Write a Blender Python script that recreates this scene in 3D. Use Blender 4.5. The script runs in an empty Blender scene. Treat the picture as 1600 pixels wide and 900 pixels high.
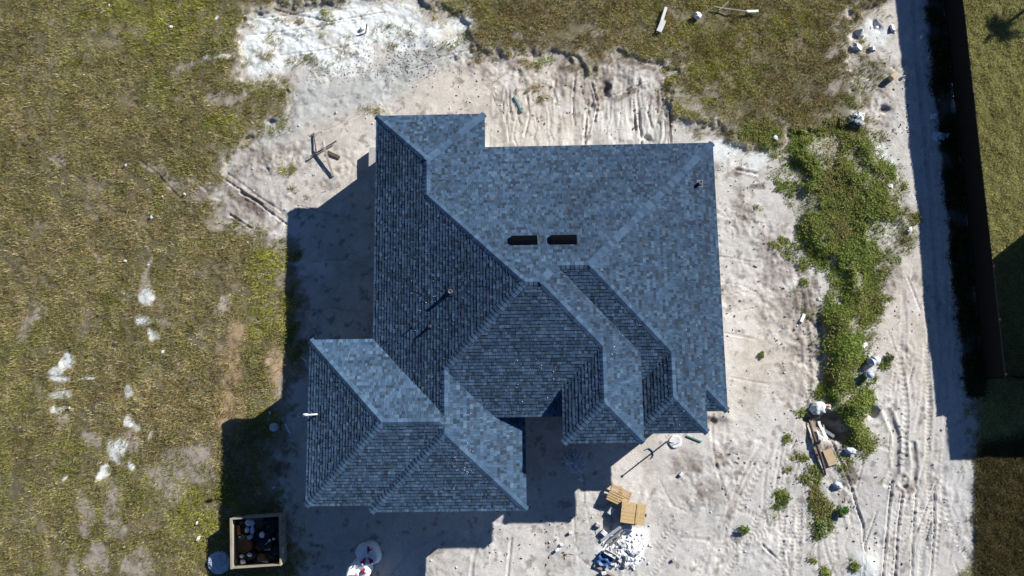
import bpy, math, random
import numpy as np
from mathutils import Matrix, Vector

# ------------------------------------------------------------------ camera, sky, sun, exposure
scene = bpy.context.scene
COL = scene.collection
CAM_H, F_PX = 33.0, 1110.0
CAM_T, CAM_R, CAM_B = 0.1433, -0.0163, -0.0162
CAM_X, CAM_Y = 0.5432, -4.7599

def cam_axes():
    t, r, b = CAM_T, CAM_R, CAM_B
    fw = np.array([0, math.sin(t), -math.cos(t)]); up = np.array([0, math.cos(t), math.sin(t)]); rt = np.array([1., 0, 0])
    fw2 = fw*math.cos(r)+rt*math.sin(r); rt2 = rt*math.cos(r)-fw*math.sin(r)
    return rt2*math.cos(b)+up*math.sin(b), up*math.cos(b)-rt2*math.sin(b), fw2
RT, UP, FW = cam_axes()
cam = bpy.data.cameras.new('camera')
cam.sensor_width = 36; cam.lens = 36*F_PX/1600; cam.clip_start = 0.5; cam.clip_end = 2000
camo = bpy.data.objects.new('camera', cam); COL.objects.link(camo)
m = Matrix.Identity(4)
for i in range(3):
    m[i][0] = RT[i]; m[i][1] = UP[i]; m[i][2] = -FW[i]
m[0][3], m[1][3], m[2][3] = CAM_X, CAM_Y, CAM_H
camo.matrix_world = m
scene.camera = camo

SUN_EL, SUN_AZ = math.radians(26.6), math.radians(36.3)      # azimuth counted from +X towards +Y
w = bpy.data.worlds.new('World'); scene.world = w; w.use_nodes = True
nt = w.node_tree; bg = nt.nodes['Background']
sky = nt.nodes.new('ShaderNodeTexSky'); sky.sky_type = 'NISHITA'; sky.sun_disc = False
sky.sun_elevation = SUN_EL; sky.sun_rotation = math.pi/2 - SUN_AZ
sky.air_density = 0.65; sky.dust_density = 0.0; sky.ozone_density = 6.0
nt.links.new(sky.outputs[0], bg.inputs[0]); bg.inputs[1].default_value = 0.05
sl = bpy.data.lights.new('sun', 'SUN'); sl.energy = 5.0; sl.angle = math.radians(0.5); sl.color = (1.0, 0.965, 0.91)
so = bpy.data.objects.new('sun', sl); COL.objects.link(so); so.location = (30, 25, 40)
sdir = Vector((math.cos(SUN_EL)*math.cos(SUN_AZ), math.cos(SUN_EL)*math.sin(SUN_AZ), math.sin(SUN_EL)))
so.rotation_euler = sdir.to_track_quat('Z', 'Y').to_euler()
vs = scene.view_settings
vs.view_transform = 'Standard'; vs.look = 'None'; vs.gamma = 1; vs.use_curve_mapping = False
vs.exposure = 0.8

# ------------------------------------------------------------------ helpers
RNG = np.random.RandomState(7)
random.seed(11)

def P(px, py, z=0.0):
    """a point of the survey photo (1600x900) on the level z -> world"""
    v = FW*F_PX + RT*(px-800) - UP*(py-450)
    k = (z-CAM_H)/v[2]
    return (CAM_X+v[0]*k, CAM_Y+v[1]*k)

def P_np(px, py):
    v = FW[None]*F_PX + RT[None]*(px[:, None]-800) - UP[None]*(py[:, None]-450)
    k = -CAM_H/v[:, 2]
    return CAM_X+v[:, 0]*k, CAM_Y+v[:, 1]*k

def tag(o, label=None, cat=None, group=None, kind=None):
    if label: o['label'] = label
    if cat: o['category'] = cat
    if group: o['group'] = group
    if kind: o['kind'] = kind
    return o

def thing(name, label, cat, loc=(0, 0, 0), rz=0.0, group=None):
    o = bpy.data.objects.new(name, None); COL.objects.link(o)
    o.location = loc; o.rotation_euler = (0, 0, rz); o.empty_display_size = 0.2
    return tag(o, label, cat, group)

def link(name, me, mat=None, parent=None, loc=None, rz=0.0):
    o = bpy.data.objects.new(name, me); COL.objects.link(o)
    if mat and not me.materials: me.materials.append(mat)
    if parent: o.parent = parent
    if loc is not None: o.location = loc
    if rz: o.rotation_euler = (0, 0, rz)
    return o

def np_mesh(name, V, Fc, col=None, smooth=False):
    """V (n,3), Fc (m,k) -> mesh, col (n,3) point colours"""
    V = np.asarray(V, np.float32); Fc = np.asarray(Fc, np.int32); k = Fc.shape[1]
    me = bpy.data.meshes.new(name)
    me.vertices.add(len(V)); me.vertices.foreach_set('co', V.ravel())
    me.loops.add(Fc.size); me.loops.foreach_set('vertex_index', Fc.ravel())
    me.polygons.add(len(Fc))
    me.polygons.foreach_set('loop_start', np.arange(0, Fc.size, k, dtype=np.int32))
    me.polygons.foreach_set('loop_total', np.full(len(Fc), k, np.int32))
    if smooth: me.polygons.foreach_set('use_smooth', np.ones(len(Fc), bool))
    me.update(calc_edges=True)
    if col is not None:
        a = me.color_attributes.new('col', 'FLOAT_COLOR', 'POINT')
        c = np.ones((len(V), 4), np.float32); c[:, :3] = col
        a.data.foreach_set('color', c.ravel())
    return me

class MB:
    def __init__(s): s.v = []; s.f = []
    def add(s, vs_, fs_):
        n = len(s.v); s.v += [tuple(map(float, p)) for p in vs_]; s.f += [tuple(n+i for i in f) for f in fs_]; return s
    def box(s, c, size, rz=0.0, R=None, taper=1.0):
        x, y, z = size[0]/2, size[1]/2, size[2]/2
        pts = [(-x, -y, -z), (x, -y, -z), (x, y, -z), (-x, y, -z)]+[(a*taper, b*taper, z) for a, b in ((-x, -y), (x, -y), (x, y), (-x, y))]
        M = R if R is not None else Matrix.Rotation(rz, 3, 'Z')
        pts = [M @ Vector(p)+Vector(c) for p in pts]
        return s.add(pts, [(3, 2, 1, 0), (4, 5, 6, 7), (0, 1, 5, 4), (1, 2, 6, 5), (2, 3, 7, 6), (3, 0, 4, 7)])
    def beam(s, a, b, wd, th, jit=0.0):
        """a rectangular bar from a to b"""
        a, b = Vector(a), Vector(b); d = (b-a); L = d.length; d.normalize()
        side = d.cross(Vector((0, 0, 1)));
        if side.length < 1e-3: side = Vector((1, 0, 0))
        side.normalize(); upv = side.cross(d)
        pts = []
        for e, sc in ((a, 1.0), (b, 1.0-jit)):
            for i, j in ((-1, -1), (1, -1), (1, 1), (-1, 1)):
                pts.append(e+side*(i*wd/2*sc)+upv*(j*th/2*sc))
        return s.add(pts, [(0, 1, 2, 3), (7, 6, 5, 4), (0, 4, 5, 1), (1, 5, 6, 2), (2, 6, 7, 3), (3, 7, 4, 0)])
    def tube(s, pts, rads, n=8, cap=True):
        pts = [Vector(p) for p in pts]; rings = []
        for i, p in enumerate(pts):
            d = (pts[min(i+1, len(pts)-1)]-pts[max(i-1, 0)]).normalized()
            a = d.cross(Vector((0, 0, 1)))
            if a.length < 1e-3: a = Vector((1, 0, 0))
            a.normalize(); b = d.cross(a)
            r = rads[i] if hasattr(rads, '__len__') else rads
            rings.append([p+a*(r*math.cos(2*math.pi*k/n))+b*(r*math.sin(2*math.pi*k/n)) for k in range(n)])
        vs_ = [q for r in rings for q in r]; fs_ = []
        for i in range(len(rings)-1):
            for k in range(n):
                fs_.append((i*n+k, i*n+(k+1) % n, (i+1)*n+(k+1) % n, (i+1)*n+k))
        if cap: fs_ += [tuple(range(n))[::-1], tuple((len(rings)-1)*n+k for k in range(n))]
        return s.add(vs_, fs_)
    def lathe(s, prof, n=24, c=(0, 0, 0), sq=0.0, wob=None):
        """prof: (r, z) list; sq squares the section; wob(angle, i) scales radius"""
        vs_ = []; fs_ = []
        for i, (r, z) in enumerate(prof):
            for k in range(n):
                a = 2*math.pi*k/n; ca, sa = math.cos(a), math.sin(a)
                q = (abs(ca)**(2+6*sq)+abs(sa)**(2+6*sq))**(-1/(2+6*sq)) if sq else 1
                rr = r*q*(wob(a, i) if wob else 1)
                vs_.append((c[0]+rr*ca, c[1]+rr*sa, c[2]+z))
        for i in range(len(prof)-1):
            for k in range(n):
                fs_.append((i*n+k, i*n+(k+1) % n, (i+1)*n+(k+1) % n, (i+1)*n+k))
        fs_ += [tuple(range(n))[::-1], tuple((len(prof)-1)*n+k for k in range(n))]
        return s.add(vs_, fs_)
    def blob(s, c, size, rough=0.2, seed=0, flat=0.0, nu=14, nv=9):
        """an uneven rounded lump; flat cuts its underside"""
        rg = np.random.RandomState(seed); ph = rg.uniform(0, 6.28, (6, 3)); fr = rg.uniform(1.2, 4.5, (6, 3))
        vs_ = []; fs_ = []
        for j in range(nv+1):
            th = math.pi*j/nv
            for i in range(nu):
                a = 2*math.pi*i/nu
                d = np.array([math.sin(th)*math.cos(a), math.sin(th)*math.sin(a), math.cos(th)])
                k = 1+rough*sum(math.sin(fr[q, 0]*d[0]*2+ph[q, 0])*math.sin(fr[q, 1]*d[1]*2+ph[q, 1])*math.cos(fr[q, 2]*d[2]*2+ph[q, 2]) for q in range(6))/1.6
                k += rg.uniform(-.04, .04)*rough*4
                p = d*np.array(size)/2*k
                if flat: p[2] = max(p[2], -size[2]/2*(1-flat))
                vs_.append((c[0]+p[0], c[1]+p[1], c[2]+p[2]))
        for j in range(nv):
            for i in range(nu):
                fs_.append((j*nu+i, (j+1)*nu+i, (j+1)*nu+(i+1) % nu, j*nu+(i+1) % nu))
        return s.add(vs_, fs_)
    def chunk(s, c, size, seed):
        """a broken angular piece: box with knocked-about corners and one cut corner"""
        rg = np.random.RandomState(seed)
        M = Matrix.Rotation(rg.uniform(0, 6.28), 3, 'Z') @ Matrix.Rotation(rg.uniform(-.5, .5), 3, 'X') @ Matrix.Rotation(rg.uniform(-.4, .4), 3, 'Y')
        pts = []
        for z in (-1, 1):
            for x, y in ((-1, -1), (0, -1.15), (1, -1), (1.1, .1), (1, 1), (-1, 1)):
                sc = rg.uniform(.7, 1.1)*(1 if z < 0 else rg.uniform(.65, .98))
                pts.append(M @ Vector((x*size[0]/2*sc, y*size[1]/2*sc, z*size[2]/2*rg.uniform(.75, 1.1)))+Vector(c))
        n = 6
        return s.add(pts, [tuple(range(n))[::-1], tuple(range(n, 2*n))]+[(k, (k+1) % n, n+(k+1) % n, n+k) for k in range(n)])
    def mesh(s, name, smooth=False):
        me = bpy.data.meshes.new(name); me.from_pydata(s.v, [], s.f)
        if smooth: me.polygons.foreach_set('use_smooth', np.ones(len(me.polygons), bool))
        me.update(); return me
    def build(s, name, mat, parent=None, loc=None, rz=0.0, smooth=False):
        return link(name, s.mesh(name, smooth), mat, parent, loc, rz)

# ---- numpy noise
def vnoise(x, y, seed):
    rg = np.random.RandomState(seed); T = rg.rand(256, 256).astype(np.float32)
    xi = np.floor(x).astype(np.int64); yi = np.floor(y).astype(np.int64)
    fx = (x-xi).astype(np.float32); fy = (y-yi).astype(np.float32)
    fx = fx*fx*(3-2*fx); fy = fy*fy*(3-2*fy)
    a = T[xi & 255, yi & 255]; b = T[(xi+1) & 255, yi & 255]; c = T[xi & 255, (yi+1) & 255]; d = T[(xi+1) & 255, (yi+1) & 255]
    return (a*(1-fx)+b*fx)*(1-fy)+(c*(1-fx)+d*fx)*fy
def fbm(x, y, sc, seed, oc=4, gain=.5):
    """0..1 noise, sc = size of the largest features in metres"""
    s = 0; a = 1.0; t = 0
    for i in range(oc):
        th = 0.6*i+.3; c, q = math.cos(th), math.sin(th)
        s = s+a*vnoise((x*c-y*q)/sc*2**i+37.1*i, (x*q+y*c)/sc*2**i+11.7*i, seed+i); t += a; a *= gain
    return s/t
def sstep(a, b, x):
    t = np.clip((x-a)/(b-a), 0, 1); return t*t*(3-2*t)

# ---- materials
def new_mat(name):
    mt = bpy.data.materials.new(name); mt.use_nodes = True
    return mt, mt.node_tree.nodes, mt.node_tree.links, mt.node_tree.nodes['Principled BSDF']
def pm(name, c1, c2=None, scale=6.0, rough=.8, bump=0.0, bscale=40.0, metal=0.0, spec=.3, stretch=None):
    mt, N, L, b = new_mat(name)
    c2 = c2 or tuple(x*.7 for x in c1)
    tc = N.new('ShaderNodeTexCoord'); mp = N.new('ShaderNodeMapping'); L.new(tc.outputs['Object'], mp.inputs[0])
    if stretch: mp.inputs['Scale'].default_value = stretch
    oi = N.new('ShaderNodeObjectInfo'); ad = N.new('ShaderNodeVectorMath'); ad.operation = 'ADD'
    cm = N.new('ShaderNodeCombineXYZ'); ml = N.new('ShaderNodeMath'); ml.operation = 'MULTIPLY'; ml.inputs[1].default_value = 37
    L.new(oi.outputs['Random'], ml.inputs[0]); L.new(ml.outputs[0], cm.inputs[0]); L.new(ml.outputs[0], cm.inputs[1])
    L.new(mp.outputs[0], ad.inputs[0]); L.new(cm.outputs[0], ad.inputs[1])
    nz = N.new('ShaderNodeTexNoise'); nz.inputs['Scale'].default_value = scale; nz.inputs['Detail'].default_value = 6; nz.inputs['Roughness'].default_value = .65
    L.new(ad.outputs[0], nz.inputs['Vector'])
    rp = N.new('ShaderNodeValToRGB'); rp.color_ramp.elements[0].position = .32; rp.color_ramp.elements[1].position = .68
    rp.color_ramp.elements[0].color = (*c2, 1); rp.color_ramp.elements[1].color = (*c1, 1)
    L.new(nz.outputs['Fac'], rp.inputs[0]); L.new(rp.outputs[0], b.inputs['Base Color'])
    b.inputs['Roughness'].default_value = rough; b.inputs['Metallic'].default_value = metal; b.inputs['Specular IOR Level'].default_value = spec
    if bump:
        n2 = N.new('ShaderNodeTexNoise'); n2.inputs['Scale'].default_value = bscale; n2.inputs['Detail'].default_value = 5
        L.new(ad.outputs[0], n2.inputs['Vector'])
        bp = N.new('ShaderNodeBump'); bp.inputs['Strength'].default_value = bump; bp.inputs['Distance'].default_value = .02
        L.new(n2.outputs['Fac'], bp.inputs['Height']); L.new(bp.outputs[0], b.inputs['Normal'])
    return mt
def attr_mat(name, rough=.85, nscale=30.0, namp=.35, bump=.3, bscale=25.0, bdist=.02, trans=0.0, spec=.2):
    mt, N, L, b = new_mat(name)
    at = N.new('ShaderNodeAttribute'); at.attribute_name = 'col'
    tc = N.new('ShaderNodeTexCoord')
    nz = N.new('ShaderNodeTexNoise'); nz.inputs['Scale'].default_value = nscale; nz.inputs['Detail'].default_value = 7; nz.inputs['Roughness'].default_value = .7
    L.new(tc.outputs['Object'], nz.inputs['Vector'])
    mr = N.new('ShaderNodeMapRange'); mr.inputs[1].default_value = .25; mr.inputs[2].default_value = .75; mr.inputs[3].default_value = 1-namp; mr.inputs[4].default_value = 1+namp
    L.new(nz.outputs['Fac'], mr.inputs[0])
    mx = N.new('ShaderNodeVectorMath'); mx.operation = 'SCALE'; L.new(at.outputs['Color'], mx.inputs[0]); L.new(mr.outputs[0], mx.inputs['Scale'])
    L.new(mx.outputs[0], b.inputs['Base Color'])
    b.inputs['Roughness'].default_value = rough; b.inputs['Specular IOR Level'].default_value = spec
    if bump:
        n2 = N.new('ShaderNodeTexNoise'); n2.inputs['Scale'].default_value = bscale; n2.inputs['Detail'].default_value = 8; n2.inputs['Roughness'].default_value = .7
        L.new(tc.outputs['Object'], n2.inputs['Vector'])
        bp = N.new('ShaderNodeBump'); bp.inputs['Strength'].default_value = bump; bp.inputs['Distance'].default_value = bdist
        L.new(n2.outputs['Fac'], bp.inputs['Height']); L.new(bp.outputs[0], b.inputs['Normal'])
    if trans:
        tr = N.new('ShaderNodeBsdfTranslucent'); L.new(mx.outputs[0], tr.inputs[0])
        ms = N.new('ShaderNodeMixShader'); ms.inputs[0].default_value = trans
        out = N['Material Output']; L.new(b.outputs[0], ms.inputs[1]); L.new(tr.outputs[0], ms.inputs[2]); L.new(ms.outputs[0], out.inputs[0])
    return mt

M_GROUND = attr_mat('ground_soil', .95, 11, .2, .6, 13, .03, spec=.1)
M_GRASS = attr_mat('grass_blades', .8, 3, .2, 0, trans=.3, spec=.08)
M_LEAF = attr_mat('weed_leaves', .7, 3, .2, 0, trans=.3, spec=.12)
M_SHINGLE = attr_mat('asphalt_shingle', .92, 60, .22, .25, 120, .006, spec=.15)
M_SHINGLE.node_tree.nodes['Principled BSDF'].inputs['Diffuse Roughness'].default_value = 1.0
M_FELT = pm('roof_underlay', (.035, .04, .05), (.02, .024, .03), 5)
M_FASCIA = pm('fascia_metal', (.16, .18, .2), (.12, .14, .16), 3, .5)
M_STUCCO = pm('stucco', (.52, .51, .48), (.44, .43, .41), 2, .9, .3, 60)
M_GLASS = pm('window_glass', (.03, .04, .05), (.02, .03, .035), 1, .08, spec=.6)
M_WHITE = pm('white_paint', (.75, .75, .73), (.62, .62, .6), 4, .5)
M_DOOR = pm('door_paint', (.25, .16, .09), (.17, .1, .06), 4, .5)
M_BLACK = pm('black_metal', (.003, .0035, .006), (.002, .0025, .004), 8, .8, spec=.02)
M_GALV = pm('pipe_metal', (.55, .56, .58), (.4, .41, .43), 9, .35, metal=.6)
M_PVC = pm('white_plastic', (.82, .83, .84), (.72, .73, .75), 8, .4)
M_LEAD = pm('lead_flashing', (.05, .065, .085), (.035, .045, .06), 9, .6)
M_CONC = pm('concrete', (.46, .45, .43), (.34, .33, .32), 5, .95, .4, 50)
M_PINE = pm('pine_board', (.58, .42, .22), (.42, .28, .13), 5, .8, .2, 60, stretch=(1, 6, 6))
M_PINE2 = pm('pine_board_pale', (.62, .46, .25), (.46, .32, .15), 5, .8, .2, 60, stretch=(6, 1, 6))
M_OLDWOOD = pm('weathered_wood', (.42, .37, .32), (.26, .22, .19), 6, .9, .3, 60)
M_DARKWOOD = pm('dark_wood', (.13, .1, .08), (.06, .05, .04), 6, .9, .3, 60)
M_RUBBLE = pm('white_rubble', (.74, .76, .78), (.55, .57, .6), 5, .9, .3, 40)
M_ROCK = pm('limestone', (.62, .65, .66), (.44, .47, .49), 4, .95, .5, 30)
M_TANBLOCK = pm('tan_block', (.62, .5, .33), (.5, .4, .27), 6, .9, .2)
M_DUMP = pm('dumpster_paint', (.36, .32, .24), (.26, .23, .18), 3, .6, .1, 20)
M_RUST = pm('rust', (.24, .09, .03), (.13, .05, .02), 7, .9, .3)
M_BAGBLACK = pm('black_bag', (.014, .014, .018), (.008, .008, .01), 6, .35, .6, 14)
M_BLUEWHITE = pm('pale_sheet', (.62, .68, .78), (.45, .52, .62), 5, .7, .4, 16)
M_TARP = pm('blue_tarp', (.05, .12, .3), (.035, .08, .2), 6, .45, .4, 14)
M_BULK = pm('bulk_bag_cloth', (.95, .95, .95), (.88, .89, .9), 5, .7, .4, 16)
M_CRIMSON = pm('crimson_print', (.42, .02, .10), (.28, .015, .07), 8, .7)
M_HEAP = pm('heap_mesh', (.62, .67, .72), (.3, .34, .4), 16, .9, .9, 30)
M_TEAL = pm('teal_pipe', (.12, .28, .24), (.08, .2, .18), 8, .5)
M_BLUEHOSE = pm('blue_hose', (.06, .14, .3), (.04, .1, .22), 8, .5)
M_FENCE = pm('fence_black_board', (.006, .0062, .007), (.004, .0042, .005), 8, .85, .2, 40, stretch=(4, 4, .5))
M_BARK = pm('bark', (.16, .13, .1), (.09, .07, .05), 9, .95, .5, 30)
M_PALM = pm('palm_leaf', (.06, .11, .03), (.04, .08, .02), 6, .6)
M_NROOF = pm('neighbour_shingle', (.1, .09, .085), (.07, .065, .06), 14, .95, .3, 40)
M_PAIL = pm('pail_plastic', (.5, .56, .64), (.4, .45, .53), 7, .5)
M_CARD = pm('tan_plywood', (.5, .38, .24), (.4, .3, .19), 4, .9, .2, 30)

# ------------------------------------------------------------------ ground
STEP = 0.055
X0, X1, Y0, Y1 = -28.5, 28.5, -15.5, 17.5
gx = np.arange(X0, X1+STEP/2, STEP); gy = np.arange(Y0, Y1+STEP/2, STEP)
GX, GY = np.meshgrid(gx, gy)          # [iy, ix]
NX, NY = len(gx), len(gy)
wx = (fbm(GX, GY, 1.6, 101, 4, .6)-.5); wy = (fbm(GX, GY, 1.6, 151, 4, .6)-.5)
WX = GX+wx*1.1; WY = GY+wy*1.1        # ragged coordinates for natural edges

def to_world(poly):
    return [P(*p) for p in poly]
def sdf(poly, X, Y, pad=1.5):
    """signed distance (metres, inside > 0) to a polygon, clipped at pad"""
    p = np.array(poly); out = np.full(X.shape, -pad, np.float32)
    sel = (X > p[:, 0].min()-pad) & (X < p[:, 0].max()+pad) & (Y > p[:, 1].min()-pad) & (Y < p[:, 1].max()+pad)
    x, y = X[sel], Y[sel]; d2 = np.full(x.shape, pad*pad*4); ins = np.zeros(x.shape, bool)
    for i in range(len(p)):
        ax, ay = p[i]; bx, by = p[(i+1) % len(p)]
        ex, ey = bx-ax, by-ay; L2 = ex*ex+ey*ey+1e-12
        t = np.clip(((x-ax)*ex+(y-ay)*ey)/L2, 0, 1)
        d2 = np.minimum(d2, (x-ax-t*ex)**2+(y-ay-t*ey)**2)
        if ay != by:
            ins ^= ((ay > y) != (by > y)) & (x < ex*(y-ay)/(by-ay)+ax)
    d = np.sqrt(d2); out[sel] = np.clip(np.where(ins, d, -d), -pad, pad)
    return out
def ell(items, X, Y, soft=.35):
    """union of soft ellipses given in photo pixels (cx, cy, rx, ry[, deg])"""
    o = np.zeros(X.shape, np.float32)
    for it in items:
        cx, cy, rx, ry = it[:4]; a = math.radians(it[4]) if len(it) > 4 else 0
        wxx, wyy = P(cx, cy); rx /= 33.6; ry /= 33.6
        R = max(rx, ry)*1.8
        sel = (np.abs(X-wxx) < R) & (np.abs(Y-wyy) < R)
        dx, dy = X[sel]-wxx, Y[sel]-wyy
        u = dx*math.cos(a)+dy*math.sin(a); v = -dx*math.sin(a)+dy*math.cos(a)
        q = np.sqrt((u/rx)**2+(v/ry)**2)
        o[sel] = np.maximum(o[sel], sstep(1+soft, 1-soft, q))
    return o

SAND = to_world([(372,60),(398,22),(470,8),(560,0),(640,-5),(690,15),(735,50),(740,80),(790,88),(860,78),(900,98),(930,108),(985,97),(1020,97),(1050,105),(1048,150),(1043,185),(1085,195),(1120,195),(1140,225),(1165,240),(1215,238),(1240,205),(1330,200),(1345,150),(1330,105),(1335,50),(1345,15),(1375,-5),(1375,-80),(1478,-80),(1482,0),(1500,200),(1520,450),(1530,600),(1521,715),(1521,800),(1524,990),(468,990),(466,870),(448,800),(437,700),(442,640),(466,590),(478,520),(474,480),(462,440),(470,400),(455,372),(400,362),(345,345),(350,305),(352,262),(385,240),(410,220),(440,180),(455,140),(420,120),(385,130),(372,100)])
WEED1 = to_world([(1240,205),(1330,198),(1355,210),(1385,215),(1375,245),(1405,265),(1410,300),(1400,330),(1420,340),(1432,375),(1415,380),(1395,350),(1370,390),(1360,430),(1372,460),(1370,500),(1350,520),(1340,560),(1330,590),(1328,605),(1365,620),(1365,640),(1345,660),(1358,690),(1340,700),(1318,690),(1325,665),(1300,640),(1292,600),(1281,560),(1284,490),(1300,472),(1322,462),(1310,440),(1285,415),(1262,395),(1235,386),(1232,376),(1255,378),(1246,330),(1241,290),(1255,270),(1238,250),(1222,290),(1216,275),(1235,235)])
WEED2 = to_world([(1265,735),(1285,735),(1285,770),(1300,790),(1305,832),(1282,845),(1262,820),(1270,780)])
UPGRASS = to_world([(1345,85),(1375,95),(1398,112),(1372,128),(1345,160),(1350,178),(1378,200),(1350,205),(1330,190),(1330,100)])
LAWN = to_world([(1480,-80),(1900,-80),(1900,990),(1526,990),(1521,800),(1521,715),(1541,600),(1520,450),(1500,200)])
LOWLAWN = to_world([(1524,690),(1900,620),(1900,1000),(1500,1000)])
MARL = to_world([(372,62),(398,28),(470,12),(560,4),(640,2),(660,28),(690,45),(680,75),(645,68),(622,82),(592,72),(572,90),(572,112),(520,112),(470,122),(440,110),(392,128),(374,100)])
GREYM = to_world([(395,215),(440,150),(470,128),(540,118),(585,95),(640,80),(735,62),(745,88),(660,128),(600,165),(505,190),(440,225),(400,240)])
NSLOPE = to_world([(765,120),(850,125),(900,120),(960,110),(1045,120),(1045,235),(765,240)])
RUBBLE = to_world([(962,818),(1012,822),(1014,850),(1006,868),(1000,880),(985,888),(955,872),(935,860),(950,838)])

n_e = fbm(GX, GY, .9, 161, 4, .65)-.5
n_h = fbm(GX, GY, .3, 171, 3, .6)-.5
sd_sand = sdf(SAND, WX, WY)+(n_e*1.1+n_h*.5)*(GX < 19.5)
sand = sstep(-.16, .16, sd_sand)
sd_w1 = sdf(WEED1, WX, WY); sd_w2 = sdf(WEED2, WX, WY, .6)
tuft_list = [(449,270,16,9),(438,264,10,8),(462,305,20,7,-30),(445,192,10,16,-40),(400,165,26,14,30),(425,140,28,14,30),(440,125,20,10,30),(575,175,16,7),(395,215,16,14),(385,180,20,14),(340,200,24,12),(370,235,24,10),(415,205,14,16),(345,255,16,10),(330,320,22,20),(365,345,20,10),(860,150,12,6),(790,158,8,6),(840,140,12,6),(700,78,16,6),(760,88,20,7),(830,95,24,7),(1055,125,14,20),(1060,165,12,16),(1150,215,18,10),(470,25,24,8,10),(520,20,20,6),(440,60,26,5,10),(560,65,22,5),(480,50,20,5,10),(420,90,16,6),(1380,100,14,10),(1352,130,14,12),(1360,190,14,10),(1415,380,12,16),(1410,340,10,10)]
clump_list = [
  (1210,380,7,5),(1190,332,6,5),(1234,690,7,5),(1243,718,6,5),(1255,722,10,6),(1224,783,9,10),(1216,808,8,10),(1260,755,6,8),(1236,742,5,4),(1388,560,8,10),(1373,592,4,6),(1390,430,8,10),(1392,470,12,6),(1395,400,10,12),(1400,370,18,10),(1250,440,8,10),(1235,460,8,8),(1262,490,10,12),(1245,410,8,8),(1260,640,10,8),(1330,880,8,6),(1290,890,6,12),(1275,872,6,6),(1320,735,8,12,30),(1330,720,10,5),(1235,395,14,8),(1225,240,20,18),(1200,222,34,16),(1165,212,26,14),(860,90,20,8),(925,105,18,8),(700,75,14,6),(720,65,14,8)]
clumps = ell(clump_list, WX, WY, .5)
tufts = sstep(.3, .7, ell(tuft_list, WX, WY, .6)*.75+n_h*.7+.1)
weed = np.maximum(np.maximum(sstep(-.45, .55, sd_w1+n_e*1.3+n_h*.5+.1), sstep(-.2, .3, sd_w2+n_e*.6)*.9), clumps*.55)
upg = sstep(-.1, .3, sdf(UPGRASS, WX, WY))
lawn = sstep(-.05, .08, sdf(LAWN, GX+wx*.25, GY+wy*.25))
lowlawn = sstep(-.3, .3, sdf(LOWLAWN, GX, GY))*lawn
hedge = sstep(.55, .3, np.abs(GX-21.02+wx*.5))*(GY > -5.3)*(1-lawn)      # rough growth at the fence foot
marl = sstep(-.3, .35, sdf(MARL, WX, WY)+(fbm(GX, GY, 1.1, 301, 5, .65)-.5)*1.9)
marl_patches = sstep(.3, .75, .8*ell([(229,458,12,22),(229,500,21,9,5),(238,522,8,14,30),(105,562,10,12),(98,572,18,8),(112,556,8,14,20),(97,588,20,7),(95,612,18,6),(93,632,18,7,15),(140,585,22,3,4),(207,618,8,14),(201,657,9,8,20),(229,670,6,6),(172,708,13,24,10),(185,700,10,16),(198,728,7,10,20),(160,745,9,12,30),(98,754,5,4,30),(330,100,8,5),(350,95,12,5),(340,28,5,5)], WX, WY, .5)+n_h*.8+n_e*.3)
marl_extra = ell([(715,42,26,16,20),(660,70,30,10),(705,72,16,5,20),(1355,875,16,14),(1350,895,24,10),(1365,55,20,22),(1385,235,14,16),(1398,250,12,10),(1130,235,30,14),(1180,255,25,16)], WX, WY, .45)
marlw = np.clip(np.maximum(marl*sstep(.22, .58, fbm((GX*.45+GY*.9)*1.4, (GX*.9-GY*.45)*.5, .9, 311, 5, .62)), np.maximum(marl_patches, marl_extra*.8)), 0, 1)
rub = sstep(-.15, .12, sdf(RUBBLE, WX, WY))
greym = sstep(-.3, .5, sdf(GREYM, WX, WY))*(1-marlw)
dirt_list = [(285,728,52,26,-12),(255,745,30,22),(272,770,18,25),(135,800,13,45,0),(180,800,17,48,8),(150,875,24,25),(215,880,28,20),(108,885,12,24),(40,512,16,28),(58,490,14,10,20),(350,478,11,18),(250,268,34,10,-20),(290,286,25,14),(345,152,42,10),(310,105,44,5,5),(435,570,14,26),(440,600,12,20),(330,300,40,20),(150,345,22,5,-25),(45,212,30,5,-15),(95,245,10,22),(205,690,16,20),(225,430,30,8,80),(140,690,16,16),(100,660,10,18),(1000,130,40,20),(940,150,30,25),(870,115,50,14),(1080,160,14,26,60),(1110,145,20,14),(1140,130,18,10,-40),(1310,135,20,14),(1300,85,14,10),(820,60,25,6),(940,55,14,6)]
dirt = ell(dirt_list, WX, WY, .6)
brown = ell([(1135,735,18,34,15),(1100,760,22,20),(1075,730,30,26),(940,140,40,22),(1000,130,34,30),(720,100,40,14),(760,110,30,10),(1165,330,24,40),(1140,470,16,26),(510,290,12,8),(1300,700,20,28),(1330,760,26,40),(1255,470,24,40),(1100,640,16,12),(1410,760,20,40),(1230,450,30,70),(1250,560,22,60),(1210,400,30,40),(1200,480,14,30),(1370,120,24,40),(1375,170,22,30),(800,105,60,22),(880,120,60,20),(960,120,60,26),(1030,140,24,40),(780,140,30,20),(420,250,50,30),(360,300,40,40),(400,330,50,30),(460,260,24,20),(1390,300,20,60),(1390,420,20,50)], WX, WY, .8)

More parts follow.
